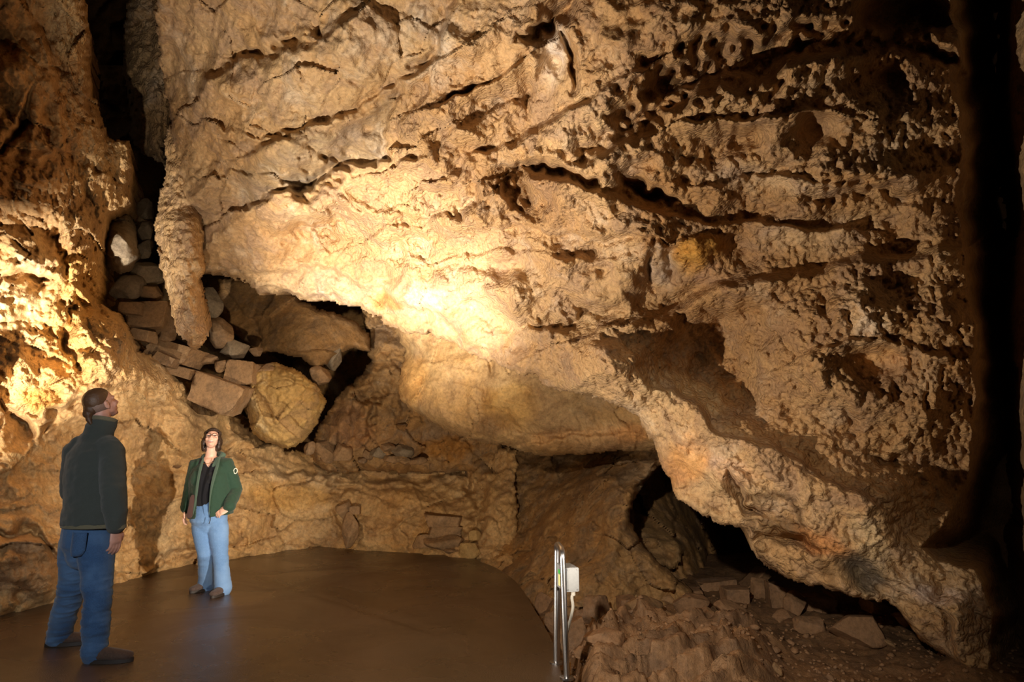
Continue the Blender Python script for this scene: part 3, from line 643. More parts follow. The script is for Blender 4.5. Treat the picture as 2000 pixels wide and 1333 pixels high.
def rock(px, py, wp, hp, Y, label, mat, seed, group=None, boxy=0.0, roll=0.0, depth=0.9, name='rock', cat='rock', sub=4, rough=1.0):
    p = at(px, py, Y); sc = math.sqrt(p.x ** 2 + Y ** 2 + (p.z - CAMZ) ** 2) / F * (1 if True else 1)
    sc = Y / F * 1.0
    V, Fc = rock_mesh(name, wp * sc, wp * sc * depth, hp * sc * 1.05, seed, boxy, sub, rough, roll)
    if mat is M_RUBB or mat is M_BOUL: pass
    o = np_mesh(name, V, Fc, mat); o.location = p
    return tag(o, label, cat, group)

# rocky ground: grid following the view density but displaced in world height
xs = np.arange(960, 2160, 3.2); ys = np.concatenate([np.arange(1046, 1120, 2.0), np.arange(1120, 1460, 2.6)])
GX, GY = np.meshgrid(xs, ys); sh = GX.shape; GX = GX.ravel(); GY = GY.ravel()
t_ = (GY - 666.5) / F; Yg = (CAMZ + 0.24) * (CP + t_ * SP) / (t_ * CP - SP); Xg = (GX - 1000) / F / (CP + t_ * SP) * Yg
P = np.stack([Xg, Yg, np.zeros_like(Xg)], 1)
z = -0.25 + 0.10 * fbm(P, 1.0, 4, 3) + 0.035 * fbm(P, 5.0, 4, 4, 0.55, True) + 0.012 * fbm(P, 22.0, 3, 5)
def gl(cx, cy, rx, ry, hgt, p=2.0):
    global z
    wx = GX + 14 * perlin(P, 2.5, 8); wy = GY + 9 * perlin(P, 2.5, 9)
    z = z + hgt * np.exp(-(((wx - cx) / rx) ** 2 + ((wy - cy) / ry) ** 2) ** (p / 2))
# layered outcrop in the foreground
wy_ = GY + 10 * fbm(P, 1.6, 4, 11); wx_ = GX + 16 * fbm(P, 1.6, 4, 12)
oc = sstep(1110, 1175, wx_) * sstep(1560, 1440, wx_) * sstep(1228, 1275, wy_ + (wx_ < 1300) * 0)
lay = (wy_ * 0.020 + wx_ * 0.009 + 1.5 * fbm(P, 1.3, 4, 13)); lay = lay - np.floor(lay)
z += oc * (0.16 + 0.085 * sstep(0, .75, lay) * sstep(1, .8, lay)) + oc * 0.07 * fbm(P * np.array([0.6, 1.5, 1.0]), 1.8, 5, 14, 0.5, True) + oc * 0.08 * facet(P * np.array([0.7, 1.3, 1.0]), 1.8, 4) + oc * 0.03 * facet(P, 6.0, 5)
gl(1185, 1290, 60, 34, 0.08, 3); gl(1262, 1276, 26, 12, 0.06, 3); gl(1400, 1205, 60, 22, 0.07); gl(1880, 1320, 60, 18, 0.10); gl(1660, 1240, 70, 20, 0.04)
gl(1560, 1190, 300, 24, 0.05); z -= 0.10 * sstep(1160, 1090, GX) * sstep(1120, 1150, GY)
V = np.stack([Xg, Yg, z], 1); idx = np.arange(len(GX)).reshape(sh)
Q = np.stack([idx[:-1, :-1].ravel(), idx[1:, :-1].ravel(), idx[1:, 1:].ravel(), idx[:-1, 1:].ravel()], 1)
tn = np.ones((len(V), 3)) * np.array([1.0, 0.97, 0.95])
tn = tn * (1 + 0.25 * oc[:, None] * np.array([1.0, 1.05, 1.15])[None])
gr = np_mesh('ground', V, Q, M_GRND, attrs={'tint': tn, 'pop': np.zeros(len(V))}); gr['kind'] = 'structure'

def ground_at(px, py):
    """world point where the view through a photo pixel meets the rocky ground"""
    z0 = -0.22
    for _ in range(4):
        yy = ground_y(px, py, z0); q = at(px, py, yy); k = np.argmin((Xg - q.x) ** 2 + (Yg - q.y) ** 2); z0 = 0.5 * z0 + 0.5 * z[k]
    return yy, z[k]
big_g = 'rubble on the ground below the overhang'
RR = [ # px, py, w, h, ground z at base, label, seed, boxy, roll
 (1048,1146,50,24,'flat brown rock lying at the platform edge behind the handrail hoop',0,0),
 (1064,1182,38,44,'dark crumbly rock touching the platform edge, left of the steel hoop',0,0),
 (1084,1214,40,46,'pinkish rock seen between the two posts of the steel hoop',0,0),
 (1118,1240,56,52,'large angular rock just right of the near steel post',0.5,-20),
 (1131,1208,34,28,'small brown rock behind the cable of the grey junction box',0,0),
 (1168,1194,62,56,'big rounded brown rock, first large one right of the junction box',0,0),
 (1223,1186,34,36,'small upright rock between two big rounded rocks in the rubble row',0.4,0),
 (1203,1219,66,34,'low tent-shaped rock in front of the big rounded rock',0,-12),
 (1180,1246,78,32,'long dark flat rock lying at the top of the layered outcrop',0,5),
 (1262,1192,70,56,'pale broken rock with a slanting top edge in mid rubble row',0,-25),
 (1292,1214,56,38,'veined pale rock at the left end of the thin stick-like stone',0,0),
 (1346,1184,70,42,'oblong orange-brown rock near the middle of the rubble row',0,0),
 (1336,1160,62,22,'flat brown plank-like rock lying on top of the orange-brown rock',0.7,-4),
 (1400,1146,74,26,'long grey-brown slab along the back of the rubble',0.5,-8),
 (1436,1166,46,32,'squared tan rock below the long grey-brown slab',0.6,0),
 (1424,1190,62,30,'bright low rock with a bumpy orange top in the rubble',0,10),
 (1473,1136,64,17,'slender rock leaning up against the foot of the overhang',0.7,-42),
 (1486,1154,46,46,'dark brown rock beneath the slender leaning rock',0,0),
 (1522,1168,50,50,'square-faced tan rock below the rounded foot of the overhang',0.7,6),
 (1551,1182,42,48,'jagged rock right of the square-faced tan rock',0,0),
 (1373,1204,38,30,'small brown rock lying against the top of the layered outcrop',0,0),
 (1326,1219,58,10,'thin stick-like stone pointing right on the rubble',0.6,-24),
 (1263,1158,40,26,'half-shaded rock at the back of the rubble by the buttress',0,0),
 (1532,1204,46,22,'dark low rock in the shade below the square-faced tan rock',0,0),
 (1592,1180,64,30,'shaded flat rock tucked under the lower lip of the overhang',0.5,4),
 (1661,1172,84,20,'long thin rock under the overhang beside the dark grey patch',0.4,6),
 (1722,1188,64,22,'slanting slab tucked under the overhang near its lower tip',0.4,10),
 (1582,1222,64,30,'low crumbly rock in the shaded ground below the overhang',0,0),
 (1672,1230,104,50,'wide dusty boulder alone on the dark ground below the overhang',0,0),
 (1768,1212,42,30,'small dark rock left of the lowest tip of the overhang',0,0),
 (1738,1259,26,13,'small pale stone on the dark ground left of the overhang tip',0,20),
 (1518,1308,13,24,'small white upright chip of stone on the dark ground',0,-30),
 (1204,1166,40,18,'small flat rock at the foot of the leaning buttress',0,0),
 (1300,1172,36,22,'small tilted rock behind the pale broken rock',0,15),
 (1142,1276,40,22,'small rock on the left rim of the layered outcrop',0,0)]
for i, (px, py, w_, h_, lab, bx_, rl) in enumerate(RR):
    Yb, zb = ground_at(px, py + h_ * 0.36)
    m_ = M_RUBB
    if 'pale' in lab or 'white' in lab: m_ = M_BOUL
    rock(px, py, w_, h_, Yb, lab, m_, 100 + i, big_g, bx_, rl, depth=1.0 if w_ < 60 else 0.8)

rec_g = 'rubble in the recess behind the stalactite'
LR = [
 (283,410,34,44,7.9,'dark rock high in the crack above the grey upright block',0,10),
 (282,450,34,44,7.8,'shaded rock right of the top of the grey upright block',0,0),
 (279,486,30,44,7.8,'narrow shaded rock right of the middle of the grey upright block',0,0),
 (288,536,62,52,7.7,'rounded brown rock below the grey upright block',0,-10),
 (296,572,42,34,7.6,'small dark rock wedged left of the stalactite',0,0),
 (250,566,62,58,7.5,'shaded round rock under the grey upright block beside the wall',0,0),
 (262,606,44,26,7.4,'small shaded rock above the coral-crusted knob of the wall',0.4,0),
 (302,624,78,60,7.6,'cracked brown rock left of the stalactite tip',0.3,-8),
 (417,592,44,62,8.2,'upright grey-brown rock just right of the stalactite',0,8),
 (433,650,56,62,8.2,'cracked angular rock right of the stalactite tip',0,0),
 (348,692,92,38,7.9,'long flat layered rock under the stalactite tip',0.5,14),
 (356,726,74,22,7.9,'thin slab between the layered rock and the wall crest',0.6,18),
 (408,702,38,22,8.1,'small pale rock right below the stalactite tip',0,0),
 (458,682,64,40,8.3,'craggy grey rock against the foot of the smooth slab',0,-10),
 (500,688,26,18,8.4,'small rock at the lower corner of the smooth slab',0,0),
 (432,716,34,24,8.0,'small broken rock above the squared block',0,0),
 (472,730,58,46,8.1,'tan angular rock between squared block and ochre boulder',0.4,0),
 (434,770,100,62,7.9,'squared tan block tilted down toward the ochre boulder',1.0,24),
 (524,722,62,32,8.35,'pale ochre rock perched behind the top of the wedge-shaped boulder',0,0),
 (648,696,50,56,9.0,'grey pointed rock left of the black hole in the recess',0,-20),
 (628,734,40,38,8.7,'small shaded rock between ochre boulder and black hole',0,0),
 (325,655,40,30,7.7,'small rock behind the stalactite tip on its shaded side',0,0),
 (388,640,36,40,8.1,'half-hidden rock showing behind the stalactite tip',0,0),
 (280,655,44,24,7.4,'dark flat rock above the crest of the left wall',0.5,10),
 (326,704,50,22,7.6,'dark slab lying along the crest of the left wall',0.5,24),
 (300,590,34,26,7.8,'brown chip between two dark rocks left of the stalactite',0,0),
 (604,876,26,26,9.2,'small round rock at the foot of the ochre boulder',0,0),
 (636,882,50,42,9.5,'angular rock with a sloping face right of the ochre boulder foot',0,30),
 (668,886,44,38,9.6,'tan leaning rock left of the heap of small stones',0,40),
 (719,889,20,20,9.6,'small upright orange stone at left end of the stone heap',0,0),
 (708,901,18,10,9.5,'tiny flat stone below the small upright orange stone',0,0),
 (741,886,42,22,9.6,'grey jagged stone in the left half of the stone heap',0,-10),
 (786,881,44,24,9.6,'largest grey stone on top of the stone heap',0,0),
 (768,898,38,16,9.5,'flat brown stone at the front of the stone heap',0,0),
 (792,902,26,14,9.5,'small brown stone front right of the heap on the ledge',0,0),
 (817,901,36,14,9.5,'flat stone at the right end of the heap on the ledge',0,-6),
 (757,874,30,16,9.8,'small pale stone at the back of the stone heap',0,0)]
for i, (px, py, w_, h_, Yb, lab, bx_, rl) in enumerate(LR):
    m_ = M_GREY if 'grey' in lab else M_BOUL
    if i >= 26: Yb = min(Yb, surf_y(px, py) - 0.06)
    o = rock(px, py, w_, h_, Yb, lab, m_, 200 + i, rec_g if i < 26 else 'stones heaped on the ledge', bx_, rl, depth=0.9)
WR = [
 (671,999,32,34,9.55,'rough round rock wedged in the wall niche above the platform',0,0),
 (694,997,20,15,9.5,'little squared rock right of the rough rock in the niche',0.6,0),
 (684,1036,34,64,9.45,'tall pointed rock standing in the wall niche above the platform',0,0),
 (867,1017,76,22,9.35,'top flat rock of the stack at the back right of the platform',0.6,3),
 (867,1038,72,20,9.3,'middle flat rock of the stack at the back right of the platform',0.6,2),
 (826,1058,40,26,9.2,'small squat rock at left of the flat rock stack',0,0),
 (867,1061,80,34,9.15,'domed rock at the bottom of the flat rock stack',0,6),
 (917,1077,44,30,8.85,'chunky orange rock at the rim where the platform curves',0,0),
 (928,1050,26,26,9.1,'small shaded rock above the chunky orange rock',0,0),
 (884,1078,32,10,8.95,'thin dark stone lying on the platform rim below the stack',0,0),
 (345,912,24,7,8.1,'pale flake of stone sticking from the wall left of the woman',0,-8)]
for i, (px, py, w_, h_, Yb, lab, bx_, rl) in enumerate(WR):
    Yb = min(Yb, surf_y(px, py) + 0.02)
    rock(px, py, w_, h_, Yb, lab, M_OCHB if 'orange' in lab else M_BOUL, 300 + i, 'rocks at the foot of the rear wall' if i < 10 else None, bx_, rl, depth=0.7)

# ================================================================== platform and ground
def floor_material():
    m = NT('wet_brown_concrete'); geo = m.n('ShaderNodeNewGeometry'); co = geo.outputs['Position']
    a = m.ramp(m.noise(co, 0.7, 5, 0.6, 1.2), [(0.35, (0.078, 0.048, 0.026)), (0.7, (0.115, 0.072, 0.041))])
    g = m.ramp(m.noise(co, 90, 3, 0.6), [(0.3, 0.8), (0.7, 1.15)])
    m.l(m.mix(1.0, a, g, 'MULTIPLY'), m.b.inputs['Base Color'])
    r = m.ramp(m.noise(co, 1.1, 4, 0.6, 0.8), [(0.35, 0.20), (0.7, 0.42)]); m.l(r, m.b.inputs['Roughness'])
    m.b.inputs['Specular IOR Level'].default_value = 0.5
    h = m.math('ADD', m.math('MULTIPLY', m.noise(co, 130, 3, 0.6), 0.0035), m.math('MULTIPLY', m.noise(co, 5, 4, 0.6), 0.0025))
    b = m.n('ShaderNodeBump'); b.inputs['Distance'].default_value = 1.0; b.inputs['Strength'].default_value = 0.7
    m.l(h, b.inputs['Height']); m.l(b.outputs[0], m.b.inputs['Normal']); return m.m
M_FLOOR = floor_material()
edge_px = [(1122,1440),(1100,1333),(1085,1270),(1064,1225),(1040,1185),(1022,1155),(1000,1130),(965,1108),(930,1094)]
E1 = [onfloor(a, b) for a, b in edge_px]
E2 = [onfloor(a, b) + Vector((0, 0.5, 0)) for a, b in [(890,1083),(840,1076),(780,1072),(700,1070),(600,1072),(500,1080),(380,1100),(260,1128),(120,1165),(0,1195),(-250,1255)]]
poly = [Vector((E1[0].x + 0.03, -1.5, 0))] + E1 + E2 + [Vector((-9, 5.0, 0)), Vector((-9, -1.5, 0))]
# smooth the free edge
sm = []
for i, p in enumerate(poly):
    if 1 <= i < len(poly) - 3:
        q = poly[i + 1]; sm += [p.lerp(q, t) if not (2 <= i < len(poly) - 4) else
            0.5 * ((2 * p) + (q - poly[i - 1]) * t + (2 * poly[i - 1] - 5 * p + 4 * q - poly[i + 2]) * t * t + (-poly[i - 1] + 3 * p - 3 * q + poly[i + 2]) * t ** 3) for t in (0, .25, .5, .75)]
    else: sm.append(p)
bm = bmesh.new(); top = [bm.verts.new((p.x, p.y, 0)) for p in sm]; f = bm.faces.new(top)
bmesh.ops.recalc_face_normals(bm, faces=[f])
if f.normal.z < 0: f.normal_flip()
r_ = bmesh.ops.extrude_face_region(bm, geom=[f]); vs = [v for v in r_['geom'] if isinstance(v, bmesh.types.BMVert)]
bmesh.ops.translate(bm, verts=vs, vec=(0, 0, -0.16)); bmesh.ops.recalc_face_normals(bm, faces=bm.faces)
me = bpy.data.meshes.new('floor'); bm.to_mesh(me); bm.free()
fl = link_mesh('floor', me, M_FLOOR, smooth=False); fl['kind'] = 'structure'

bm = bmesh.new()
for a in range(-12, 13):
    for b in range(-2, 17): bm.verts.new((a, b, -0.42 + 0.05 * math.sin(a * 1.7 + b)))
bm.verts.ensure_lookup_table()
for a in range(24):
    for b in range(18): bm.faces.new([bm.verts[i] for i in (a * 19 + b, (a + 1) * 19 + b, (a + 1) * 19 + b + 1, a * 19 + b + 1)])
me = bpy.data.meshes.new('ground'); bm.to_mesh(me); bm.free(); g2 = link_mesh('ground', me, M_GRND); g2['kind'] = 'structure'
# gravel: pebbles nobody could count, one object
rs = np.random.RandomState(5); Vs, Fs, off = [], [], 0
for k in range(900):
    px = rs.uniform(1110, 1990); py = rs.uniform(1160, 1345)
    i0 = np.argmin((GX - px) ** 2 + (GY - py) ** 2)
    s_ = rs.uniform(0.006, 0.022) * (1 if rs.rand() > .06 else 2)
    V, Fc = rock_mesh('p', s_ * 2, s_ * 1.7, s_ * 1.3, 500 + k % 30, 0, 1, 1.0, rs.uniform(-40, 40), rs.uniform(0, 360))
    Vs.append(V + np.array([Xg[i0], Yg[i0], z[i0] + s_ * 0.3])); Fs.append(Fc + off); off += len(V)
gv = np_mesh('gravel', np.concatenate(Vs), np.concatenate(Fs), M_RUBB, smooth=False)
tag(gv, 'loose gravel scattered over the dark ground right of the platform', 'gravel', kind='stuff')

# ================================================================== handrail hoop, junction box, cable
def simple(name, col, rough=0.5, metal=0.0, spec=0.5, noise=0.0, scale=60, bump=0.0):
    m = NT(name); geo = m.n('ShaderNodeNewGeometry'); co = geo.outputs['Position']
    if noise:
        v = m.ramp(m.noise(co, scale, 4, 0.6), [(0.3, 1 - noise), (0.7, 1 + noise)]); m.l(m.mix(1.0, col, v, 'MULTIPLY'), m.b.inputs['Base Color'])
    else: m.b.inputs['Base Color'].default_value = (*col, 1)
    if bump:
        b = m.n('ShaderNodeBump'); b.inputs['Distance'].default_value = bump; m.l(m.noise(co, scale, 4, 0.6), b.inputs['Height']); m.l(b.outputs[0], m.b.inputs['Normal'])
    m.b.inputs['Roughness'].default_value = rough; m.b.inputs['Metallic'].default_value = metal; m.b.inputs['Specular IOR Level'].default_value = spec
    return m.m
M_STEEL = simple('brushed_steel', (0.45, 0.45, 0.47), 0.3, 1.0, noise=0.08, scale=30)
M_BOX = simple('grey_painted_metal', (0.25, 0.26, 0.27), 0.5, noise=0.08)
M_WHITE = simple('white_plastic_cable', (0.45, 0.43, 0.38), 0.5)
M_BLACK = simple('black_plastic', (0.012, 0.012, 0.013), 0.5)
def tube(pts, rad, n=16, cap=True):
    """tube mesh along points (list of Vector) -> V, quads"""
    pts = [Vector(p) for p in pts]; V, Q = [], []; up = None
    for i, p in enumerate(pts):
        d = (pts[min(i + 1, len(pts) - 1)] - pts[max(i - 1, 0)]).normalized()
        if up is None: up = Vector((0, 1, 0)) if abs(d.y) < 0.9 else Vector((1, 0, 0))
        a = (up - d * up.dot(d)).normalized(); b = d.cross(a); up = a
        r = rad[i] if hasattr(rad, '__len__') else rad
        for k in range(n): th = 2 * math.pi * k / n; V.append(p + (a * math.cos(th) + b * math.sin(th)) * r)
    for i in range(len(pts) - 1):
        for k in range(n): Q.append((i * n + k, i * n + (k + 1) % n, (i + 1) * n + (k + 1) % n, (i + 1) * n + k))
    if cap:
        for base, p in ((0, pts[0]), ((len(pts) - 1) * n, pts[-1])):
            c = len(V); V.append(p)
            for k in range(0, n): Q.append((base + k, base + (k + 1) % n, c, c))
    bm = bmesh.new(); vs = [bm.verts.new(v) for v in V]
    for q in Q:
        q = list(dict.fromkeys(q))
        try: bm.faces.new([vs[i] for i in q])
        except ValueError: pass
    bmesh.ops.recalc_face_normals(bm, faces=bm.faces); return bm
def bm_obj(name, bm, mat, parent=None, loc=None, smooth=True):
    if loc is not None: bmesh.ops.translate(bm, verts=bm.verts, vec=-Vector(loc))
    me = bpy.data.meshes.new(name); bm.to_mesh(me); bm.free(); o = link_mesh(name, me, mat, parent, smooth)
    if smooth:
        try: me.set_sharp_from_angle(angle=math.radians(40))
        except Exception: pass
    return o
NB = onfloor(1107, 1326); FB = onfloor(1086, 1296)
hr = empty('handrail', NB)
tag(hr, 'polished steel handrail hoop standing at the platform edge', 'handrail')
NT_ = at(1098.5, 1092, NB.y); FT_ = at(1087.5, 1078, FB.y)
zt = max(NT_.z, FT_.z)
Npost = [NB + (NT_ - NB) * (k / 8) for k in range(9)]; Fpost = [FT_ + (FB - FT_) * (k / 8) for k in range(9)]
def bez(a, b, c, n=8): return [a * (1 - t) ** 2 + b * 2 * t * (1 - t) + c * t * t for t in [(k + 1) / (n + 1) for k in range(n)]]
tn_ = NT_ + Vector((0, 0, 0.055)); tf_ = FT_ + Vector((0, 0, 0.055))
path = Npost + bez(NT_, tn_, tn_.lerp(tf_, 0.3)) + bez(tn_.lerp(tf_, 0.7), tf_, FT_) + Fpost
bm_obj('rail', tube(path, 0.019, 20), M_STEEL, hr, NB)
for p in (NB, FB): bm_obj('base_flange', tube([p + Vector((0, 0, -0.004)), p + Vector((0, 0, 0.010)), p + Vector((0, 0, 0.012))], [0.042, 0.042, 0.030], 24), M_STEEL, hr, NB)
k0 = at(1112, 1312, NB.y + 0.03)
bm_obj('lock_pin', tube([k0 + Vector((0, 0, 0.05)), k0, k0 + Vector((0.004, 0, -0.06))], [0.010, 0.006, 0.006], 10), simple('worn_brass', (0.6, 0.4, 0.12), 0.35, 1.0), hr, NB)
M3 = onfloor(1091.5, 1296) + Vector((0, 0.05, 0))
bm_obj('inner_post', tube([M3 + (at(1091, 1128, M3.y) - M3) * (k / 6) for k in range(7)], 0.012, 14), M_STEEL, hr, NB)
def box_bm(c, sx, sy, sz, rz=0.0, bev=0.004):
    bm = bmesh.new(); bmesh.ops.create_cube(bm, size=1.0)
    bmesh.ops.scale(bm, vec=(sx, sy, sz), verts=bm.verts)
    bmesh.ops.bevel(bm, geom=bm.edges[:], offset=bev, segments=2, affect='EDGES')
    bmesh.ops.rotate(bm, verts=bm.verts, matrix=Matrix.Rotation(rz, 3, 'Z')); bmesh.ops.translate(bm, verts=bm.verts, vec=c); return bm
ax = (NB - FB); ax.z = 0; ang = math.atan2(ax.y, ax.x)
bc = at(1110, 1128, (NB.y + FB.y) / 2 + 0.02)
jb = empty('junction_box', bc); tag(jb, 'grey metal junction box with green and yellow sticker fixed to the handrail', 'box')
rzb = math.radians(12)
bm_obj('housing', box_bm(bc, 0.085, 0.19, 0.145, rzb), M_BOX, jb, bc, True)
bm_obj('lid', box_bm(bc + Matrix.Rotation(rzb, 3, 'Z') @ Vector((-0.046, 0, 0)), 0.008, 0.196, 0.151, rzb), M_BOX, jb, bc, True)
fx = Matrix.Rotation(rzb, 3, 'Z')
st = bm_obj('sticker', box_bm(bc + fx @ Vector((-0.0512, 0.0, -0.022)), 0.0016, 0.11, 0.07, rzb, 0.0004), simple('pale_yellow_sticker', (0.8, 0.78, 0.35), 0.5), jb, bc)
bm_obj('sticker_band', box_bm(bc + fx @ Vector((-0.0512, 0.0, 0.030)), 0.0016, 0.11, 0.026, rzb, 0.0004), simple('green_sticker', (0.05, 0.5, 0.08), 0.5), jb, bc)
for sy in (-1, 1):
    for sz in (-1, 1): bm_obj('screw', tube([bc + fx @ Vector((0.03 * sy, -0.0945, 0.06 * sz)), bc + fx @ Vector((0.03 * sy, -0.0975, 0.06 * sz))], 0.0045, 10), M_STEEL, jb, bc)
gp = bc + fx @ Vector((0.012, -0.06, -0.07))
bm_obj('cable_gland', tube([gp, gp + Vector((0, 0, -0.03))], 0.014, 14), M_WHITE, jb, bc)
cps = [gp + Vector((0, 0, -0.015)), at(1117, 1168, gp.y), at(1119, 1186, gp.y + .01), at(1115, 1206, gp.y + .03), at(1109, 1230, gp.y + .06), at(1104, 1262, gp.y + .08), at(1103, 1290, gp.y + .08)]
def crom(pts, n=6):
    o = []
    for i in range(len(pts) - 1):
        p0, p1, p2, p3 = pts[max(i - 1, 0)], pts[i], pts[i + 1], pts[min(i + 2, len(pts) - 1)]
        for k in range(n):
            t = k / n; o.append(0.5 * ((2 * p1) + (p2 - p0) * t + (2 * p0 - 5 * p1 + 4 * p2 - p3) * t * t + (-p0 + 3 * p1 - 3 * p2 + p3) * t ** 3))
    return o + [pts[-1]]
o = bm_obj('cable', tube(crom(cps), 0.0095, 12), M_WHITE); tag(o, 'white cable curving down from the grey junction box behind the handrail', 'cable')
sb = onfloor(389, 1147); stp = at(391, 1040, sb.y)
o = bm_obj('pole', tube([sb, sb + (stp - sb) * 0.5, stp], 0.012, 12), M_BLACK); tag(o, 'thin black pole standing on the platform behind the woman\'s leg', 'pole')
# ================================================================== people
def loft_bm(bm, rings, n=20, cap=True):
    """rings: (centre, rx, ry, xdir, ydir)"""
    R_ = []
    for c_, rx, ry, xd, yd in rings:
        R_.append([bm.verts.new(Vector(c_) + Vector(xd) * (rx * math.cos(2 * math.pi * k / n)) + Vector(yd) * (ry * math.sin(2 * math.pi * k / n))) for k in range(n)])
    for a, b in zip(R_[:-1], R_[1:]):
        for k in range(n): bm.faces.new([a[k], a[(k + 1) % n], b[(k + 1) % n], b[k]])
    if cap: bm.faces.new(R_[0][::-1]); bm.faces.new(R_[-1])
def cap_ring(c_, r, xd, yd, zd, sgn):
    return [(Vector(c_) + Vector(zd) * (sgn * r * s), r * math.sqrt(max(1 - s * s, 0.0)) + 1e-4) for s in (0.98, 0.85, 0.6, 0.3)]
class Clay:
    """closed forms melted by a voxel remesh into one continuous surface"""
    def __init__(s): s.bm = bmesh.new()
    def limb(s, pts, rad, flat=1.0, side=None, n=16, flat0=False):
        pts = [Vector(p) for p in pts]; rings = []
        for i, p in enumerate(pts):
            d = (pts[min(i + 1, len(pts) - 1)] - pts[max(i - 1, 0)]).normalized()
            ref = Vector(side) if side is not None else (Vector((0, 1, 0)) if abs(d.y) < 0.85 else Vector((1, 0, 0)))
            x = (ref - d * ref.dot(d)).normalized(); y = d.cross(x)
            r = rad[i]; fl = flat[i] if hasattr(flat, '__len__') else flat
            if i == 0 and not flat0:
                for q in (0.97, 0.8, 0.5): rr = r * math.sqrt(1 - q * q); rings.append((p - d * r * q * min(fl, 1), rr, rr * fl, x, y))
            rings.append((p, r, r * fl, x, y))
            if i == len(pts) - 1:
                for q in (0.5, 0.8, 0.97): rr = r * math.sqrt(1 - q * q); rings.append((p + d * r * q * min(fl, 1), rr, rr * fl, x, y))
        loft_bm(s.bm, rings, n)
    def ball(s, c_, r, rot=None):
        b = bmesh.ops.create_icosphere(s.bm, subdivisions=3, radius=1.0)['verts']
        r = r if hasattr(r, '__len__') else (r, r, r)
        M = Matrix.Translation(Vector(c_)) @ (rot.to_4x4() if rot is not None else Matrix.Identity(4)) @ Matrix.Diagonal((*r, 1))
        bmesh.ops.transform(s.bm, matrix=M, verts=b)
    def mesh(s, name, mat, parent, origin, voxel=0.008, smooth=4, wrinkle=None, sub=False, cut=None, shell=0.0):
        bmesh.ops.recalc_face_normals(s.bm, faces=s.bm.faces)
        bmesh.ops.translate(s.bm, verts=s.bm.verts, vec=-Vector(origin))
        me = bpy.data.meshes.new(name); s.bm.to_mesh(me); s.bm.free()
        o = bpy.data.objects.new(name, me); C.objects.link(o)
        m = o.modifiers.new('r', 'REMESH'); m.mode = 'VOXEL'; m.voxel_size = voxel; m.adaptivity = 0
        m = o.modifiers.new('s', 'SMOOTH'); m.iterations = smooth; m.factor = 0.5
        ev = o.evaluated_get(bpy.context.evaluated_depsgraph_get()); me2 = bpy.data.meshes.new_from_object(ev)
        bpy.data.objects.remove(o); bpy.data.meshes.remove(me)
        me2.name = name
        n = len(me2.vertices); V = np.empty(n * 3, np.float32); me2.vertices.foreach_get('co', V); V = V.reshape(-1, 3).astype(float)
        if wrinkle:
            N = np.empty(n * 3, np.float32); me2.vertex_normals.foreach_get('vector', N); N = N.reshape(-1, 3)
            V = V + N * wrinkle(V + np.array(origin))[:, None]; me2.vertices.foreach_set('co', V.astype(np.float32).ravel())
        if cut is not None:
            kill = cut(V + np.array(origin)); b = bmesh.new(); b.from_mesh(me2); b.verts.ensure_lookup_table()
            bmesh.ops.delete(b, geom=[b.verts[i] for i in np.nonzero(kill)[0]], context='VERTS'); b.to_mesh(me2); b.free()
        me2.update()
        ob = link_mesh(name, me2, None, parent)
        me2.materials.clear(); me2.materials.append(mat)
        if shell:
            m = ob.modifiers.new('thickness', 'SOLIDIFY'); m.thickness = shell; m.offset = -1
        return ob
def project(V):
    d = V - np.array([0, 0, CAMZ]); u = d[:, 2] * CP - d[:, 1] * SP; f_ = d[:, 1] * CP + d[:, 2] * SP
    return 1000 + F * d[:, 0] / f_, 666.5 - F * u / f_
def fabric(name, col, rough=0.9, noise=0.12, scale=220, bump=0.002, big=None):
    m = NT(name); co = m.n('ShaderNodeNewGeometry').outputs['Position']
    v = m.ramp(m.noise(co, scale, 3, 0.6), [(0.3, 1 - noise), (0.7, 1 + noise)])
    c_ = m.mix(1.0, col, v, 'MULTIPLY')
    if big: c_ = m.mix(m.ramp(m.noise(co, big[1], 4, 0.6), [(0.4, 0.0), (0.65, 1.0)]), c_, big[0])
    m.l(c_, m.b.inputs['Base Color']); m.b.inputs['Roughness'].default_value = rough; m.b.inputs['Specular IOR Level'].default_value = 0.25
    m.b.inputs['Sheen Weight'].default_value = 0.15
    b = m.n('ShaderNodeBump'); b.inputs['Distance'].default_value = bump; m.l(m.noise(co, scale, 3, 0.6), b.inputs['Height']); m.l(b.outputs[0], m.b.inputs['Normal'])
    return m.m
def skin(name, col):
    m = NT(name); co = m.n('ShaderNodeNewGeometry').outputs['Position']
    v = m.ramp(m.noise(co, 30, 4, 0.6), [(0.3, 0.9), (0.7, 1.08)]); m.l(m.mix(1.0, col, v, 'MULTIPLY'), m.b.inputs['Base Color'])
    m.b.inputs['Roughness'].default_value = 0.5; m.b.inputs['Subsurface Weight'].default_value = 0.08
    m.b.inputs['Subsurface Radius'].default_value = (0.01, 0.004, 0.002); return m.m
def hair_mat(name, a, b_):
    m = NT(name); g_ = m.n('ShaderNodeTexCoord').outputs['Object']
    mp = m.n('ShaderNodeMapping'); mp.inputs['Scale'].default_value = (30, 240, 240); m.l(g_, mp.inputs[0])
    f_ = m.noise(mp.outputs[0], 1.0, 3, 0.6); m.l(m.mix(f_, a, b_), m.b.inputs['Base Color']); m.b.inputs['Roughness'].default_value = 0.45
    b = m.n('ShaderNodeBump'); b.inputs['Distance'].default_value = 0.002; m.l(f_, b.inputs['Height']); m.l(b.outputs[0], m.b.inputs['Normal']); return m.m
SKIN_M = skin('ruddy_skin', (0.62, 0.33, 0.25)); SKIN_W = skin('fair_skin', (0.78, 0.47, 0.36))
def frame(fwd):
    f_ = Vector(fwd).normalized(); r = f_.cross(Vector((0, 0, 1))).normalized(); u = r.cross(f_); return f_, r, u
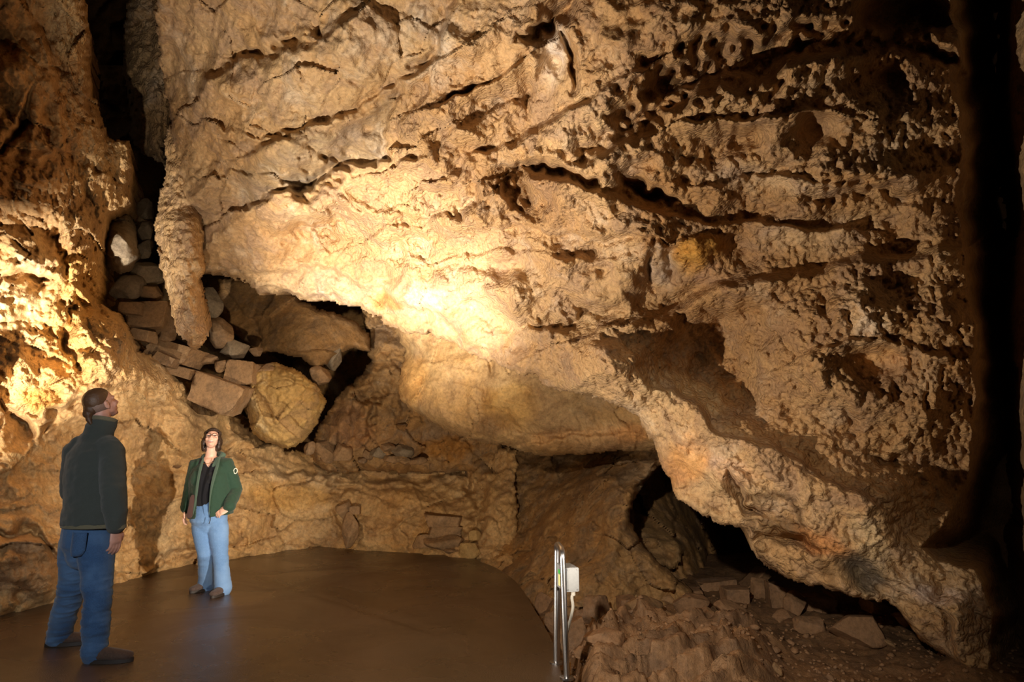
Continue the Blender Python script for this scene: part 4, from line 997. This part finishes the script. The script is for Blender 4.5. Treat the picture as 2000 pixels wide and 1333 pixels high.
def rotm(f_, r, u): return Matrix((r, f_, u)).transposed()     # local x = right, y = forward, z = up
def hand(cl, wrist, pdir, palm_n, thumb_side, L=0.175, curl=0.5, r=0.0085):
    """palm, four unequal curled fingers with two bends, thumb leaving the side of the palm"""
    d = Vector(pdir).normalized(); nrm = Vector(palm_n); nrm = (nrm - d * nrm.dot(d)).normalized(); s_ = d.cross(nrm)
    if s_.dot(Vector(thumb_side)) < 0: s_ = -s_
    pl = L * 0.5; w = L * 0.235
    cl.limb([wrist, wrist + d * pl * 0.35, wrist + d * pl * 0.9], [w * 0.66, w * 0.95, w * 0.98], 0.36, s_)
    for k, (off, ln) in enumerate(((0.72, 0.42), (0.25, 0.47), (-0.22, 0.44), (-0.66, 0.34))):
        p = wrist + d * pl * 0.92 + s_ * w * off * 1.0; q = p; pts = [p]; cu = curl * (0.8 + 0.15 * k); a = cu * 0.35
        for seg in (0.42, 0.32, 0.26):
            q = q + (d * math.cos(a) + nrm * math.sin(a)) * (L * ln * seg * 1.05); pts.append(q); a += cu * 0.85
        cl.limb(pts, [r * 1.05, r, r * 0.92, r * 0.78], 1.0, s_, 10)
    p = wrist + d * pl * 0.25 + s_ * w * 0.6
    cl.limb([p, p + d * L * 0.14 + s_ * L * 0.12 + nrm * L * 0.03, p + d * L * 0.28 + s_ * L * 0.15 + nrm * L * 0.08, p + d * L * 0.38 + s_ * L * 0.13 + nrm * L * 0.12], [r * 1.6, r * 1.3, r * 1.05, r * 0.85], 1.0, nrm, 10)
def head(cl, c_, f_, r, u, s=1.0, smile=False):
    """c_ = centre of the skull; face looks along f_"""
    M = rotm(f_, r, u)
    P = lambda x, y, z: c_ + (r * x + f_ * y + u * z) * s
    cl.ball(P(0, -0.012, 0.025), (0.075 * s, 0.095 * s, 0.088 * s), M)           # skull
    cl.ball(P(0, 0.025, -0.035), (0.060 * s, 0.066 * s, 0.075 * s), M)           # face
    cl.ball(P(0, 0.042, -0.088), (0.040 * s, 0.040 * s, 0.030 * s), M)           # jaw
    cl.ball(P(0, 0.070, -0.102), (0.020 * s, 0.016 * s, 0.015 * s), M)           # chin
    cl.limb([P(0, 0.083, 0.012), P(0, 0.098, -0.018), P(0, 0.107, -0.034)], [0.008 * s, 0.009 * s, 0.0115 * s], 1.0, r, 10)   # nose
    for q in (-1, 1):
        cl.ball(P(q * 0.012, 0.094, -0.037), 0.010 * s, M)                       # nostril wing
        cl.limb([P(q * 0.012, 0.084, 0.018), P(q * 0.034, 0.080, 0.022), P(q * 0.052, 0.064, 0.016)], [0.008 * s] * 3, 1.0, u, 8)  # brow
        cl.ball(P(q * 0.040, 0.060, -0.030), (0.022 * s, 0.020 * s, 0.022 * s), M)   # cheek
        cl.ball(P(q * 0.076, -0.008, -0.012), (0.007 * s, 0.017 * s, 0.030 * s), M)  # ear
        cl.ball(P(q * 0.082, -0.014, 0.006), (0.006 * s, 0.012 * s, 0.016 * s), M)
    cl.limb([P(-0.024, 0.080, -0.066), P(0, 0.089, -0.063 - (0.004 if smile else 0)), P(0.024, 0.080, -0.066)], [0.004 * s, 0.0055 * s, 0.004 * s], 1.0, u, 8)
    cl.limb([P(-0.022, 0.077, -0.074 - (0.008 if smile else 0)), P(0, 0.086, -0.077 - (0.012 if smile else 0)), P(0.022, 0.077, -0.074 - (0.008 if smile else 0))], [0.005 * s, 0.0065 * s, 0.005 * s], 1.0, u, 8)
    return P, M

# ------------------------------------------------------------------ the man seen from behind
fr = onfloor(196, 1296); fL = onfloor(124, 1262)
YB = fr.y; O = Vector(((fr.x + fL.x) / 2, (fr.y + fL.y) / 2, 0))
man = empty('person', O); tag(man, 'man with tied-back hair in dark fleece and blue jeans, back turned, looking up', 'person', 'visitors on the platform')
J = lambda px, py, Y: at(px, py, Y)
px1 = YB / F                                     # metres per photo pixel at the man
FWD = Vector((0.34, 0.94, 0)).normalized(); RT = FWD.cross(Vector((0, 0, 1)))   # body faces right and away
pel = J(170, 1052, YB + 0.07); che = J(181, 925, YB + 0.05); sho = J(186, 862, YB + 0.06); nb = J(197, 832, YB + 0.05)
shR = sho + RT * 0.168 + Vector((0, 0, -0.065)); shL = sho - RT * 0.168 + Vector((0, 0, -0.065))
hipR = pel + RT * 0.085; hipL = pel - RT * 0.085
knR = J(190, 1168, YB - 0.02); anR = J(184, 1272, YB + 0.02); knL = J(140, 1152, YB + 0.22); anL = J(115, 1240, fL.y)
elR = J(222, 962, YB - 0.14); wrR = J(228, 1032, YB - 0.12); elL = shL + Vector((-0.03, 0.05, -0.29)); wrL = shL + Vector((0.04, 0.22, -0.52))
lookM = (Vector((0.40, 0.78, 0)) + Vector((0, 0, 0.48))).normalized(); hf, hr_, hu = frame(lookM)
hc = J(198, 789, YB + 0.05)
cl = Clay()
cl.limb([pel + Vector((0, 0, -0.02)), pel.lerp(che, 0.5), che, sho + Vector((0, 0, -0.03))], [0.14, 0.13, 0.150, 0.11], 0.62, RT)
cl.limb([sho + Vector((0, 0, -0.02)), nb, hc + Vector((0, 0, -0.05))], [0.075, 0.060, 0.060], 1.0)
P_, M_ = head(cl, hc, hf, hr_, hu, 0.98)
for a, b, d_ in ((shR, elR, wrR), (shL, elL, wrL)): cl.limb([a, a.lerp(b, 0.5), b, b.lerp(d_, 0.4), d_], [0.052, 0.048, 0.040, 0.038, 0.027])
for a, b, d_ in ((hipR, knR, anR), (hipL, knL, anL)): cl.limb([a, a.lerp(b, 0.5), b, b.lerp(d_, 0.35), d_], [0.082, 0.075, 0.055, 0.055, 0.036])
hand(cl, wrR, (0.02, 0.02, -1), (-0.8, 0.3, 0), (0.5, 0.8, 0), 0.19, 0.45, 0.0095)
hand(cl, wrL, (0.1, 0.1, -1), (0.3, 0.9, 0), (0.6, -0.2, 0), 0.19, 0.5, 0.0095)
cl.mesh('body', SKIN_M, man, O, 0.0055, 3)
# fleece
cl = Clay()
hem = J(183, 1022, YB + 0.06)
cl.limb([hem + Vector((-0.01, 0, 0.0)), hem.lerp(che, 0.35), hem.lerp(che, 0.7), che, che.lerp(sho, 0.6), sho + Vector((0, 0, 0.005))], [0.208, 0.205, 0.20, 0.205, 0.195, 0.125], [0.80, 0.78, 0.76, 0.74, 0.68, 0.66], RT, 28, True)
cl.limb([sho + Vector((0, 0, -0.03)), nb + Vector((0.0, 0, -0.01)), nb + Vector((0.012, 0.01, 0.03))], [0.10, 0.086, 0.084], 0.95, RT, 20)
for a, b, d_ in ((shR, elR, wrR), (shL, elL, wrL)):
    cl.limb([a.lerp(sho, 0.35), a, a.lerp(b, 0.5), b, b.lerp(d_, 0.5), b.lerp(d_, 0.92)], [0.080, 0.080, 0.078, 0.071, 0.064, 0.056], 1.0, None, 20)
def wr_f(P): return 0.016 * fbm(P * np.array([1, 1, .5]), 4.5, 3, 50) + 0.007 * fbm(P * np.array([1, 1, 1.4]), 8.0, 2, 51, .5, True)
M_FLEECE = fabric('charcoal_green_fleece', (0.060, 0.068, 0.060), 0.95, 0.15, 300, 0.003)
M_TRIM = fabric('olive_trim', (0.15, 0.135, 0.085), 0.9)
hemz = J(183, 1033, YB).z
def cutneck(P):
    d = np.linalg.norm(P - np.array(nb + Vector((0.012, 0.01, 0.06))), axis=1); return ((P[:, 2] > nb.z + 0.045))
cl.mesh('fleece_jacket', M_FLEECE, man, O, 0.0075, 5, wr_f, cut=cutneck, shell=0.006)
def ring_bm(c_, rx, ry, xd, zd, hgt, thick, n=40, tilt=0.0):
    xd = Vector(xd).normalized(); zd = Vector(zd).normalized(); yd = zd.cross(xd); bm = bmesh.new(); prof = [(0, 0), (thick, 0.15 * hgt), (thick, 0.85 * hgt), (0, hgt), (-thick * .6, 0.5 * hgt)]
    R_ = []
    for k in range(n):
        th = 2 * math.pi * k / n
        R_.append([bm.verts.new(Vector(c_) + xd * ((rx + t) * math.cos(th)) + yd * ((ry + t) * math.sin(th)) + zd * h_) for t, h_ in prof])
    for k in range(n):
        for j in range(5): bm.faces.new([R_[k][j], R_[k][(j + 1) % 5], R_[(k + 1) % n][(j + 1) % 5], R_[(k + 1) % n][j]])
    bmesh.ops.recalc_face_normals(bm, faces=bm.faces); return bm
bm_obj('hem_band', ring_bm(hem + Vector((-0.01, 0, -0.028)), 0.197, 0.157, RT, (0, 0, 1), 0.035, 0.008), M_TRIM, man, O)
bm_obj('collar_trim', ring_bm(nb + Vector((0.004, 0.004, 0.026)), 0.083, 0.079, RT, Vector((0.25, 0.1, 1)), 0.030, 0.007), M_TRIM, man, O)
dd_ = (wrR - elR).normalized(); bm_obj('cuff', ring_bm(elR.lerp(wrR, 0.90), 0.050, 0.050, RT, dd_, 0.030, 0.007), M_TRIM, man, O)
dd_ = (wrL - elL).normalized(); bm_obj('cuff', ring_bm(elL.lerp(wrL, 0.90), 0.050, 0.050, RT, dd_, 0.030, 0.007), M_TRIM, man, O)
# jeans
M_JEAN = fabric('blue_denim', (0.035, 0.085, 0.19), 0.85, 0.25, 180, 0.002, ((0.085, 0.17, 0.32), 3.2))
cl = Clay()
cl.limb([pel + Vector((0, 0, 0.12)), pel + Vector((0, 0, 0.05)), pel + Vector((0, 0, -0.04)), pel + Vector((0, 0, -0.09))], [0.168, 0.175, 0.168, 0.13], [0.80, 0.82, 0.85, 0.85], RT, 24)
for a, b, d_, ft in ((hipR, knR, anR, fr), (hipL, knL, anL, fL)):
    e = d_ + (d_ - b).normalized() * 0.02
    cl.limb([a + Vector((0, 0, -0.02)), a.lerp(b, 0.3), a.lerp(b, 0.65), b, b.lerp(d_, 0.4), b.lerp(d_, 0.8), e], [0.108, 0.106, 0.090, 0.077, 0.076, 0.071, 0.070], 1.0, None, 20)
def wr_j(P):
    k = sstep(0.75, 0.4, P[:, 2]); return 0.005 * fbm(P * np.array([1, 1, 1.0]), 4.0, 3, 52) + (0.004 + 0.011 * k) * fbm(P * np.array([.5, .5, 2.2]), 7.0, 3, 53, .5, True)
jn = cl.mesh('jeans', M_JEAN, man, O, 0.0075, 4, wr_j)
# back pocket
pk = pel + RT * 0.085 - FWD * 0.150 + Vector((0, 0, -0.02))
bmp = bmesh.new(); ns_ = 8; vsp = {}
for i in range(ns_ + 1):
    for j in range(ns_ + 1):
        a = (i / ns_ - .5); b = (j / ns_ - .5); wdt = 0.13 if b > -0.25 else 0.13 * (1 - (-.25 - b) * 1.6)
        vsp[i, j] = bmp.verts.new(pk + RT * (a * wdt) + Vector((0, 0, b * 0.15)) + FWD * (0.035 * (a * 2) ** 2))
for i in range(ns_):
    for j in range(ns_): bmp.faces.new([vsp[i, j], vsp[i + 1, j], vsp[i + 1, j + 1], vsp[i, j + 1]])
pko = bm_obj('back_pocket', bmp, fabric('pocket_denim', (0.045, 0.10, 0.21), 0.85, 0.25, 180), man, O); md = pko.modifiers.new('t', 'SOLIDIFY'); md.thickness = 0.006; md.offset = 0
# shoes
def shoe(parent, origin, foot, d, L, upper, sole_m, w=0.05, hgt=0.085):
    d = Vector(d).normalized(); s_ = d.cross(Vector((0, 0, 1))); heel = Vector((foot.x, foot.y, 0)) - d * 0.07
    cl = Clay(); Z = Vector((0, 0, 1))
    cl.limb([heel + d * 0.03 + Z * 0.055, heel + d * L * 0.35 + Z * 0.052, heel + d * L * 0.62 + Z * 0.043, heel + d * L * 0.85 + Z * 0.038], [w * .84, w * .86, w * 1.02, w * 0.86], [1.0, 1.0, 0.72, 0.62], s_)
    cl.limb([heel + d * 0.045 + Z * 0.05, heel + d * 0.055 + Z * (hgt + 0.03)], [w * .88, w * .86], 1.0)
    o = cl.mesh('shoe', upper, parent, origin, 0.006, 4, None, cut=lambda P: P[:, 2] < 0.012)
    bm = bmesh.new(); n = 36; lo, mi, hi = [], [], []
    for k in range(n):
        t = 2 * math.pi * k / n; x = math.cos(t); y = math.sin(t); wl = w * (0.98 + 0.14 * x) * (1 if x < 0.2 else 1 - 0.18 * (x - .2))
        c0 = heel + d * (L * 0.5 - 0.012) + d * (x * L * 0.5) + s_ * (y * wl)
        for lst, z_ in ((lo, 0.002), (hi, 0.026)): lst.append(bm.verts.new(c0 + Z * z_))
    bm.faces.new(lo[::-1]); bm.faces.new(hi)
    for k in range(n): bm.faces.new([lo[k], lo[(k + 1) % n], hi[(k + 1) % n], hi[k]])
    bmesh.ops.recalc_face_normals(bm, faces=bm.faces)
    so = bm_obj('sole', bm, sole_m, None, origin); so.parent = o; return o
M_SHOE = fabric('brown_suede', (0.075, 0.045, 0.032), 0.8, 0.2, 90); M_SOLE = simple('dark_rubber', (0.03, 0.022, 0.018), 0.6)
shoe(man, O, anR.lerp(fr, 0.5), (0.97, 0.10, 0), 0.31, M_SHOE, M_SOLE, 0.052)
shoe(man, O, anL, (0.95, 0.25, 0), 0.30, M_SHOE, M_SOLE, 0.052)
# hair pulled into a bun, shaved side
M_HAIR = hair_mat('brown_hair', (0.05, 0.022, 0.010), (0.14, 0.07, 0.032)); M_STUB = hair_mat('cropped_hair', (0.30, 0.20, 0.16), (0.20, 0.12, 0.09))
cl = Clay(); q = lambda x, y, z: hc + (hr_ * x + hf * y + hu * z) * 0.98
cl.ball(q(0, -0.020, 0.038), (0.080, 0.094, 0.086), M_)
cl.ball(q(0, -0.075, -0.005), (0.050, 0.05, 0.05), M_)
hz0 = q(0, 0, 0); fa = np.array(hf); ua = np.array(hu); h0 = np.array(hz0)
cl.mesh('hair', M_HAIR, man, O, 0.006, 2, lambda P: 0.002 * fbm(P, 40.0, 2, 3), cut=lambda P: ((P - h0) @ ua < 0.030 + 0.75 * ((P - h0) @ fa)) & ((P - h0) @ fa > -0.075) | ((P - h0) @ fa > 0.055), shell=0.004)
cl = Clay(); cl.ball(q(0, -0.020, 0.010), (0.0765, 0.090, 0.080), M_)
cl.mesh('cropped_hair', M_STUB, man, O, 0.006, 2, None, cut=lambda P: ((P - h0) @ fa > 0.012) | ((P - h0) @ ua < -0.055), shell=0.002)
bun = Clay(); bc_ = q(0, -0.112, -0.028)
bun.ball(bc_, (0.036, 0.030, 0.034), M_); bun.limb([q(0, -0.09, 0.0), bc_], [0.028, 0.024]); bun.ball(bc_ + Vector((-0.012, 0, 0.02)), 0.022)
bun.limb([bc_ + Vector((0.01, 0, -0.01)), bc_ + Vector((0.016, 0, -0.045)), bc_ + Vector((0.03, 0, -0.065))], [0.024, 0.020, 0.012])
bun.mesh('hair_bun', M_HAIR, man, O, 0.005, 2, lambda P: 0.004 * fbm(P, 45.0, 2, 3))

# ------------------------------------------------------------------ the woman facing us, looking up
fa_ = onfloor(401, 1154); fb_ = onfloor(433, 1163); YW = fb_.y
O = Vector(((fa_.x + fb_.x) / 2, (fa_.y + fb_.y) / 2, 0))
wom = empty('person', O); tag(wom, 'laughing woman with short dark hair and glasses in open green jacket and light jeans', 'person', 'visitors on the platform')
FW = Vector((0.08, -1, 0)).normalized(); RX = Vector((1, 0, 0))
pel = J(408, 1008, YW + .02); che = J(410, 935, YW + .02); sho = J(411, 902, YW + .03); nb = J(412, 889, YW + .03)
A_sh = J(385, 907, YW + .03); B_sh = J(440, 907, YW + .03)
A_el = J(373, 960, YW + .06); A_wr = J(364, 996, YW + .02); B_el = J(460, 958, YW + .08); B_wr = J(447, 993, YW - .10)
A_hip = J(394, 1016, YW + .02); B_hip = J(424, 1016, YW + .02); A_kn = J(401, 1082, YW - .02); B_kn = J(430, 1084, YW - .03); A_an = J(403, 1141, fa_.y + .02); B_an = J(436, 1147, fb_.y + .03)
lookW = Vector((0.30, -0.80, 0.56)).normalized(); hf, hr_, hu = frame(lookW); hc = J(414, 860, YW - .0)
cl = Clay()
cl.limb([pel, pel.lerp(che, 0.45), che, sho + Vector((0, 0, -0.03))], [0.15, 0.125, 0.145, 0.13], 0.68, RX)
cl.limb([sho + Vector((0, 0, -0.02)), nb, hc + Vector((0, 0, -0.04))], [0.065, 0.054, 0.052], 1.0)
P_, M_ = head(cl, hc, hf, hr_, hu, 0.93, True)
for a, b, d_ in ((A_sh, A_el, A_wr), (B_sh, B_el, B_wr)): cl.limb([a, a.lerp(b, 0.5), b, b.lerp(d_, 0.4), d_], [0.046, 0.042, 0.035, 0.033, 0.024])
for a, b, d_ in ((A_hip, A_kn, A_an), (B_hip, B_kn, B_an)): cl.limb([a, a.lerp(b, 0.5), b, b.lerp(d_, 0.35), d_], [0.080, 0.070, 0.05, 0.05, 0.034])
hand(cl, A_wr, (-0.1, -0.1, -1), (0.9, 0.1, 0), (0.1, -1, 0), 0.165, 0.5, 0.008)
hand(cl, B_wr, (-0.75, -0.25, -0.45), (-0.2, 0.6, -0.5), (-0.3, -0.3, 1), 0.165, 0.6, 0.008)
cl.mesh('body', SKIN_W, wom, O, 0.0055, 2)
M_SHIRT = fabric('black_knit', (0.010, 0.010, 0.014), 0.9, 0.2, 300)
cl = Clay()
cl.limb([pel + Vector((0, 0, 0.05)), pel.lerp(che, 0.45), che, sho + Vector((0, 0, -0.02))], [0.165, 0.148, 0.165, 0.14], [0.74, 0.72, 0.72, 0.66], RX, 26)
for q_ in (-1, 1): cl.ball(che + Vector((q_ * 0.068, -0.075, 0.0)), (0.070, 0.060, 0.070))
for a in (A_sh, B_sh): cl.limb([sho.lerp(a, 0.5) + Vector((0, 0, -0.02)), a], [0.06, 0.055])
def vneck(P):
    x, y = project(P); return (P[:, 1] < che.y) & (y < 913 - np.abs(x - 407) * 1.55) | (P[:, 2] > sho.z + 0.035)
cl.mesh('shirt', M_SHIRT, wom, O, 0.0065, 4, lambda P: 0.003 * fbm(P, 8.0, 2, 5), cut=vneck, shell=0.004)
M_GREEN = fabric('forest_green_shell', (0.022, 0.055, 0.035), 0.8, 0.12, 250); M_LINE = fabric('grey_green_lining', (0.075, 0.12, 0.09), 0.9)
cl = Clay()
hemA = J(412, 1008, YW + .03)
cl.limb([hemA, hemA.lerp(che, 0.4), che, che.lerp(sho, 0.55), sho + Vector((0, 0, -0.01))], [0.215, 0.200, 0.198, 0.185, 0.12], [0.78, 0.80, 0.82, 0.74, 0.70], RX, 28, True)
for q_ in (-1, 1): cl.ball(che + Vector((q_ * 0.07, -0.095, 0.0)), (0.075, 0.07, 0.10))
for a, b, d_ in ((A_sh, A_el, A_wr), (B_sh, B_el, B_wr)):
    cl.limb([a.lerp(sho, 0.4) + Vector((0, 0, -0.01)), a, a.lerp(b, 0.5), b, b.lerp(d_, 0.5), b.lerp(d_, 0.9)], [0.07, 0.078, 0.072, 0.066, 0.060, 0.056], 1.0, None, 20)
openp = [(400,840),(430,840),(429,890),(417,930),(409,965),(409,1040),(379,1040),(383,990),(387,930),(396,893)]
def jcut(P):
    x, y = project(P); return (P[:, 1] < che.y + .01) & inside(x, y, openp) | (P[:, 2] > nb.z + 0.0)
cl.mesh('jacket', M_GREEN, wom, O, 0.0065, 4, lambda P: 0.013 * fbm(P * np.array([1, 1, .6]), 5.0, 3, 55) + .005 * fbm(P, 14, 2, 56, .5, True), cut=jcut, shell=0.008)
# hood lying behind the neck, lapel facings, lower pocket panel, sleeve patch
cl = Clay(); n0 = nb + Vector((0, 0, -0.01))
cl.limb([n0 + Vector((-0.075, -0.035, -0.04)), n0 + Vector((-0.085, 0.04, 0.0)), n0 + Vector((-0.03, 0.10, 0.01)), n0 + Vector((0.05, 0.10, 0.015)), n0 + Vector((0.10, 0.04, 0.005)), n0 + Vector((0.095, -0.04, -0.035)), n0 + Vector((0.075, -0.09, -0.10))], [0.020, 0.026, 0.036, 0.038, 0.036, 0.030, 0.016], 0.9)
cl.mesh('hood', M_LINE, wom, O, 0.006, 3, lambda P: 0.006 * fbm(P, 12.0, 2, 5))
def strip(px_pts, Y0, wpx, mat, name, thick=0.006, off=0.0):
    bm = bmesh.new(); vs = []
    for (x, y), w_, dy in zip(px_pts, wpx, Y0): vs.append((bm.verts.new(at(x - w_ / 2, y, dy)), bm.verts.new(at(x + w_ / 2, y, dy - 0.004))))
    for a, b in zip(vs[:-1], vs[1:]): bm.faces.new([a[0], a[1], b[1], b[0]])
    o_ = bm_obj(name, bm, mat, wom, O); md = o_.modifiers.new('t', 'SOLIDIFY'); md.thickness = thick; md.offset = 0; md2 = o_.modifiers.new('b', 'SUBSURF'); md2.levels = 1; md2.render_levels = 2; return o_
yf = YW - 0.20
strip([(429,892),(423,915),(416,938),(411,962),(409,985),(408,1009)], [yf+.08, yf+.02, yf - .01, yf, yf + .01, yf + .02], [5, 8, 7, 4, 2, 2], M_LINE, 'lapel')
strip([(398,893),(392,912),(387,935),(384,960),(381,985),(376,1010)], [yf+.10, yf+.05, yf+.03, yf+.03, yf+.03, yf+.02], [5, 7, 6, 6, 4, 2], M_LINE, 'lapel')
strip([(377,965),(375,985),(371,1004),(369,1014)], [yf+.05, yf+.03, yf+.03, yf+.03], [11, 13, 14, 12], fabric('brown_purple_lining', (0.085, 0.045, 0.04), 0.9), 'pocket_lining')
pc_ = J(460, 920.5, YW + 0.015)
bmr = ring_bm(pc_, 0.017, 0.026, RX, Vector((0.35, -1, 0)), 0.004, 0.006, 28)
bm_obj('sleeve_badge', bmr, simple('cream_badge', (0.75, 0.72, 0.6), 0.6), wom, O)
zp = J(411, 1011, yf + .01); bm_obj('drawcord', tube([zp, zp + Vector((0.004, -.01, -0.03)), zp + Vector((-0.004, -.01, -0.06))], 0.004, 8), M_BLACK, wom, O)
M_JEAN2 = fabric('light_denim', (0.13, 0.25, 0.48), 0.85, 0.15, 180, 0.002, ((0.19, 0.33, 0.58), 4.0))
cl = Clay()
cl.limb([pel + Vector((0, 0, 0.10)), pel + Vector((0, 0, 0.03)), pel + Vector((0, 0, -0.05)), pel + Vector((0, 0, -0.09))], [0.152, 0.172, 0.178, 0.14], [0.76, 0.80, 0.84, 0.84], RX, 24)
for a, b, d_ in ((A_hip, A_kn, A_an), (B_hip, B_kn, B_an)):
    cl.limb([a, a.lerp(b, 0.3), a.lerp(b, 0.7), b, b.lerp(d_, 0.4), b.lerp(d_, 0.8), d_ + Vector((0, 0, -0.015))], [0.094, 0.098, 0.084, 0.072, 0.070, 0.074, 0.082], 1.0, None, 20)
cl.mesh('jeans', M_JEAN2, wom, O, 0.007, 4, lambda P: 0.004 * fbm(P, 5.0, 3, 57) + 0.004 * fbm(P * np.array([.5, .5, 2.0]), 8.0, 2, 58, .5, True))
M_HIK = fabric('brown_hiking_leather', (0.09, 0.06, 0.05), 0.75, 0.25, 80)
shoe(wom, O, A_an + Vector((0, -.02, 0)), (-0.45, -1, 0), 0.26, M_HIK, M_SOLE, 0.047, 0.08)
shoe(wom, O, B_an + Vector((0, -.02, 0)), (-0.10, -1, 0), 0.26, M_HIK, M_SOLE, 0.047, 0.08)
M_DHAIR = hair_mat('dark_brown_hair', (0.018, 0.010, 0.007), (0.05, 0.028, 0.018))
cl = Clay(); s_ = 0.93; q = lambda x, y, z: hc + (hr_ * x + hf * y + hu * z) * s_
cl.ball(q(0, -0.02, 0.035), (0.090 * s_, 0.098 * s_, 0.096 * s_), M_)
for x_ in (-1, 1):
    cl.ball(q(x_ * 0.076, -0.02, -0.02), (0.030, 0.052, 0.060), M_); cl.ball(q(x_ * 0.070, -0.035, -0.075), (0.030, 0.045, 0.040), M_); cl.ball(q(x_ * 0.052, 0.01, 0.075), (0.036, 0.040, 0.034), M_)
cl.ball(q(0, -0.07, -0.05), (0.075, 0.05, 0.07), M_); cl.ball(q(0, 0.03, 0.105), (0.055, 0.035, 0.025), M_)
h0w = np.array(hc); fw_ = np.array(hf); uw_ = np.array(hu); rw_ = np.array(hr_)
def hcut(P):
    a = (P - h0w) @ fw_; b = (P - h0w) @ uw_; c_ = np.abs((P - h0w) @ rw_); return (a > 0.0) & (b < 0.068) & (c_ < 0.058)
cl.mesh('hair', M_DHAIR, wom, O, 0.005, 2, lambda P: 0.007 * fbm(P, 30.0, 3, 3), cut=hcut, shell=0.006)
# eyes, teeth, glasses
M_EYE = simple('eye_dark', (0.03, 0.02, 0.015), 0.2); M_TEETH = simple('teeth', (0.75, 0.7, 0.62), 0.4); M_FRAME = simple('thin_metal_frame', (0.10, 0.08, 0.07), 0.3, 0.6); M_LIP = simple('lips', (0.45, 0.14, 0.12), 0.45)
for x_ in (-1, 1):
    c1_ = Clay(); c1_.ball(q(x_ * 0.032, 0.083, -0.002), (0.013, 0.006, 0.005), M_); c1_.mesh('eye', M_EYE, wom, O, 0.0022, 1)
c1_ = Clay(); c1_.limb([q(-0.022, 0.086, -0.073), q(0, 0.094, -0.077), q(0.022, 0.086, -0.073)], [0.005, 0.008, 0.005], 1.0, hu); c1_.mesh('teeth', M_TEETH, wom, O, 0.0025, 1)
c1_ = Clay(); c1_.limb([q(-0.024, 0.083, -0.080), q(0, 0.092, -0.090), q(0.024, 0.083, -0.080)], [0.0035, 0.0055, 0.0035], 1.0, hu); c1_.mesh('lips', M_LIP, wom, O, 0.0025, 1)
def lens_ring(cx): return [q(cx + 0.024 * math.cos(t), 0.100, 0.0 + 0.017 * math.sin(t)) for t in [2 * math.pi * k / 20 for k in range(21)]]
gb = tube(lens_ring(-0.032), 0.0020, 8, False); gm = bpy.data.meshes.new('t'); gb.to_mesh(gm); gb.free()
gb2 = tube(lens_ring(0.032), 0.0020, 8, False); gb2.from_mesh(gm)
for pts in ([q(-0.009, 0.101, 0.003), q(0.009, 0.101, 0.003)], [q(-0.056, 0.098, 0.003), q(-0.080, -0.01, 0.0)], [q(0.056, 0.098, 0.003), q(0.080, -0.01, 0.0)]):
    tb = tube(pts, 0.0018, 8); tm = bpy.data.meshes.new('t'); tb.to_mesh(tm); tb.free(); gb2.from_mesh(tm)
bm_obj('glasses', gb2, M_FRAME, wom, O)
nk = [J(411, 893, YW) + Vector((0.062 * math.sin(t), -0.02 - 0.062 * math.cos(t), -0.035 - 0.035 * math.cos(t))) for t in [-1.8 + 3.6 * k / 20 for k in range(21)]]
bm_obj('necklace', tube(nk, 0.0016, 6), simple('gold_chain', (0.8, 0.6, 0.3), 0.3, 1.0), wom, O)
